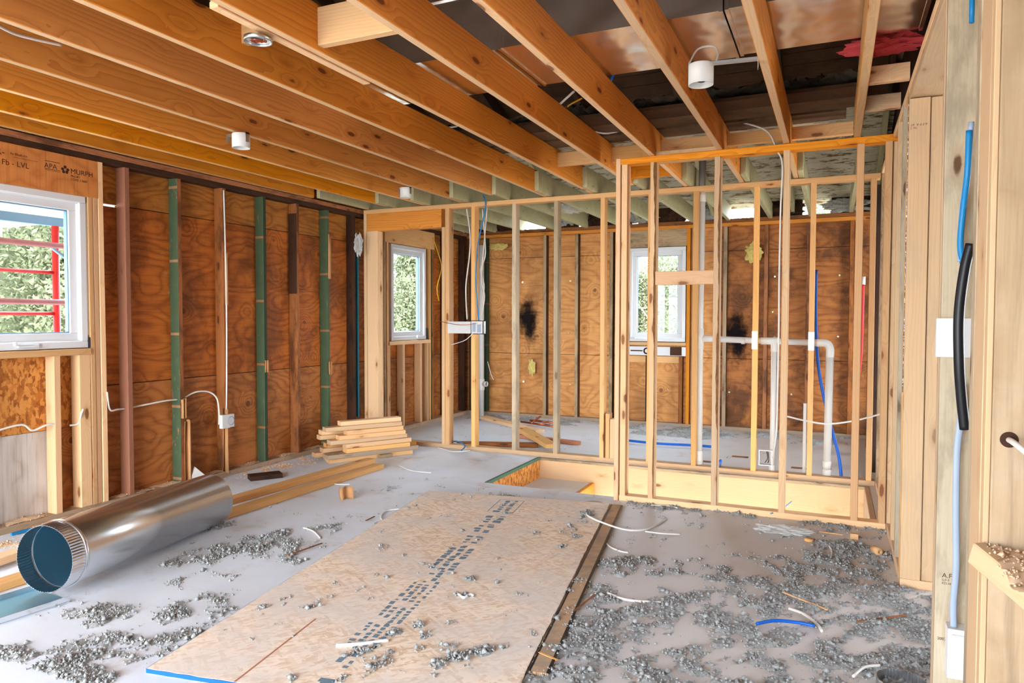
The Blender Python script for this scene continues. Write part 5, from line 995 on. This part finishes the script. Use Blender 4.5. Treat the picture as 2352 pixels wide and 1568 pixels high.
# ------------------------------------------------------------------ printed lettering
def text(s, size, loc, q, mat, parent=None, name='printed_text'):
    c = bpy.data.curves.new(name, 'FONT'); c.body = s; c.size = size; c.align_x = 'LEFT'
    o = bpy.data.objects.new(name + '_curve', c); COL.objects.link(o); dg = bpy.context.evaluated_depsgraph_get(); me = bpy.data.meshes.new_from_object(o.evaluated_get(dg)); bpy.data.objects.remove(o)
    me.materials.clear()
    return link(name, me, mat, parent, loc, q)
hd = [o for o in COL.objects if o.name == 'window_header'][0]
qT = quat(Vector((0, 1, 0)), Vector((0, 0, 1)), Vector((1, 0, 0)))
hq = hd.rotation_quaternion.inverted()
def hdtext(s, size, p): 
    w = Vector(p) - hd.location; o = text(s, size, hq @ w, hq @ qT, INK, hd); return o
xt = XL + .0025
for s, size, px in (('R-', .055, (xt, 2.465, 2.160)), ('by BlueLinx', .020, (xt, 2.545, 2.172)), ('00 Fb - LVL', .044, (xt, 2.44, 2.108)), ('APA', .042, (xt, 2.735, 2.135)), ('MURPH', .044, (xt, 2.895, 2.128)), ('PR-L283', .017, (xt, 2.895, 2.108)), ('CCMC 13007', .019, (xt, 2.895, 2.086))): hdtext(s, size, px)
lg = []
for k, (dy, dz) in enumerate(((0, .018), (-.016, .004), (.016, .004), (-.010, -.012), (.010, -.012))): lg.append((dy, dz))
V = []; F = []
for dy, dz in lg:
    b = len(V); V += [(2.862 + dy + .0095 * math.cos(a * math.pi / 5), 2.142 + dz + .0095 * math.sin(a * math.pi / 5), 0) for a in range(10)]; F.append(tuple(range(b, b + 10)))
for (a, b, c, d) in ((2.74, 2.83, 2.175, 2.178), (2.74, 2.83, 2.128, 2.131), (2.74, 2.83, 2.121, 2.123), (2.56, 2.70, 2.158, 2.1595)):
    i = len(V); V += [(a, c, 0), (b, c, 0), (b, d, 0), (a, d, 0)]; F.append((i, i + 1, i + 2, i + 3))
link('printed_mark', mesh(V, F), INK, hd, hq @ (Vector((xt, 0, 0)) - hd.location), hq @ qT)
# small mill stamps on the right wall
def stand(o, label): o['label'] = label; o['category'] = 'printed stamp'; return o
qY = quat(Vector((1, 0, 0)), Vector((0, 0, 1)), Vector((0, -1, 0))); qYf = quat(Vector((-1, 0, 0)), Vector((0, 0, -1)), Vector((0, -1, 0)))
jb = [o for o in COL.objects if o.name == 'door_jamb'][0]
for s, size, p in (('A F P A  67', .014, (XR + .072, 3.7235, 2.13)), ('No 2', .012, (XR + .03, 3.7235, 2.115))): text(s, size, Vector(p) - jb.location, qYf, INK, jb)
gp = [o for o in COL.objects if o.get('label') == 'weathered stud face carrying the grey cable and outlet'][0]
for s, size, p in (('A.F.P.', .020, (0.317, 2.521, 0.450)), ('S-P-F', .010, (0.317, 2.521, 0.439)), ('KD-HT', .010, (0.317, 2.521, 0.429)), ('20020', .012, (0.308, 2.521, 0.254))): text(s, size, Vector(p) - gp.location, qY, INK, gp)
# ------------------------------------------------------------------ outside
random.seed(21)
nprng = np.random.RandomState(5)
def leaves(n, R, Hh, size):
    c = nprng.normal(size=(40, 3)); c /= np.linalg.norm(c, axis=1)[:, None]; c *= nprng.uniform(.35, .95, (40, 1)); k = nprng.randint(0, 40, n)
    P = (c[k] + np.clip(nprng.normal(size=(n, 3)), -1.9, 1.9) * .17) * np.array([R, R, Hh / 2]) + np.array([0, 0, Hh / 2 + .5])
    d = nprng.normal(size=(n, 3)); d /= np.linalg.norm(d, axis=1)[:, None]; e = np.cross(d, nprng.normal(size=(n, 3))); e /= np.linalg.norm(e, axis=1)[:, None]
    s = nprng.uniform(.5, 1.2, (n, 1)) * size; V = np.stack([P - d * s, P - e * s * .45, P + d * s, P + e * s * .45], 1).reshape(-1, 3); me = bpy.data.meshes.new('leaves')
    me.vertices.add(4 * n); me.vertices.foreach_set('co', V.astype(np.float32).ravel()); me.loops.add(4 * n); me.loops.foreach_set('vertex_index', np.arange(4 * n, dtype=np.int32)); me.polygons.add(n); me.polygons.foreach_set('loop_start', np.arange(n, dtype=np.int32) * 4); me.update(calc_edges=True); me.materials.append(LEAF); return me
LM = [leaves(60000, 1.25, 6.5, .055), leaves(60000, 1.25, 6.2, .055)]
def trunkm():
    V = []; F = []
    tube_geo([Vector((0, 0, 0)), Vector((.1, 0, 1.5)), Vector((-.05, .1, 3.2)), Vector((.1, 0, 5))], [.14, .11, .08, .03], 8, 1, V, F)
    for k in range(7):
        a = k * 2.1; h = 1.2 + k * .5; tube_geo([Vector((0, 0, h)), Vector((math.cos(a) * .8, math.sin(a) * .8, h + .7)), Vector((math.cos(a) * 1.5, math.sin(a) * 1.5, h + 1.6))], [.05, .035, .012], 6, 1, V, F)
    me = mesh(V, F, True); me.materials.append(simple('tree bark', rgb(110, 100, 84), 0.9)); return me
TM = trunkm()
def tree(x, y, s, i, label, grp):
    E = empty('tree', (x, y, -3.0), label=label, category='tree', group=grp); E.scale = (s, s, s); E.rotation_euler = (0, 0, i * 1.9)
    for nm, me in (('foliage', LM[i % 2]), ('trunk', TM)):
        o = bpy.data.objects.new(nm, me); COL.objects.link(o); o.parent = E
k = 0
for row, (x0, n) in enumerate(((-10.5, 5), (-13.8, 5), (-17.1, 6))):
    for i in range(n):
        tree(x0, 3.6 + 3.3 * i + 1.65 * (row % 2) + 1.1 * (row == 2), 1.0, k, 'pale green tree outside the left windows, %s from the near end of the %s row' % (ordinal(i), ('front', 'middle', 'back')[row]), 'trees left of the house'); k += 1
for row, (y0, n) in enumerate(((19.6, 3), (22.9, 3), (26.2, 4))):
    for i in range(n):
        tree(-7.0 + 3.3 * i + 1.65 * (row % 2) - .5 * row, y0, 1.0, k, 'sunlit tree behind the back window, %s from the left in the %s row' % (ordinal(i), ('front', 'middle', 'back')[row]), 'trees behind the house'); k += 1
# scaffold outside the big window
E = empty('scaffold_frame', (-5.55, 3.32, -3.0), label='red steel scaffold frame outside the big window', category='scaffold')
def sc(name, mat, a, b, r): o = tube(name, mat, [a, b], r, E, 14, smoothc=False); return o
post = Vector((-5.550, 3.605, 1.336))
sc('scaffold_post', REDPAINT, (-5.55, post.y, -3.0), (-5.55, post.y, 1.95), .026)
sc('scaffold_post', REDPAINT, (-5.55, post.y - 1.5, -3.0), (-5.55, post.y - 1.5, 1.95), .026)
for ya, yb_, xx, m, r, nm in ((622, 627, -5.55, REDPAINT, .014, 'scaffold_rung'), (716, 720, -5.55, REDPAINT, .014, 'scaffold_rung')):
    p = Vector((-5.550, 3.610, 1.588)) if ya == 622 else Vector((-5.550, 3.603, 1.268))
    sc(nm, m, (xx, post.y - 1.5, p.z), (xx, post.y, p.z), r)
for pz, m in (((-5.350, 3.387, 1.780), PINKPAINT), ((-5.350, 3.378, 1.354), PINKPAINT)):
    pz = Vector(pz); sc('guard_rail', m, (-5.35, pz.y - 2.4, pz.z), (-5.35, pz.y + 1.6, pz.z), .021)
pz = Vector((-5.400, 3.457, 1.782)); sc('diagonal_brace', BLUEGREY, (-5.40, pz.y, pz.z), (-5.40, pz.y + .9, pz.z - .62), .012)
E = empty('porch_roof', (-5.6, 2.6, 2.0), label='white porch soffit with beams outside the top of the big window', category='porch roof')
link('soffit_board', multibox([(-6.9, -4.75, .8, 4.0, 2.16, 2.18)], E.location), SOFFIT, E)
for y in (1.5, 2.3, 3.1, 3.9): link('soffit_beam', multibox([(-6.9, -4.75, y, y + .06, 2.04, 2.159)], E.location), SOFFIT, E)
link('fascia_board', multibox([(-6.95, -6.9, .8, 4.0, 1.98, 2.2)], E.location), SOFFIT, E); link('fascia_board', multibox([(-5.75, -5.70, .8, 4.0, 1.97, 2.039)], E.location), BLUEGREY, E)
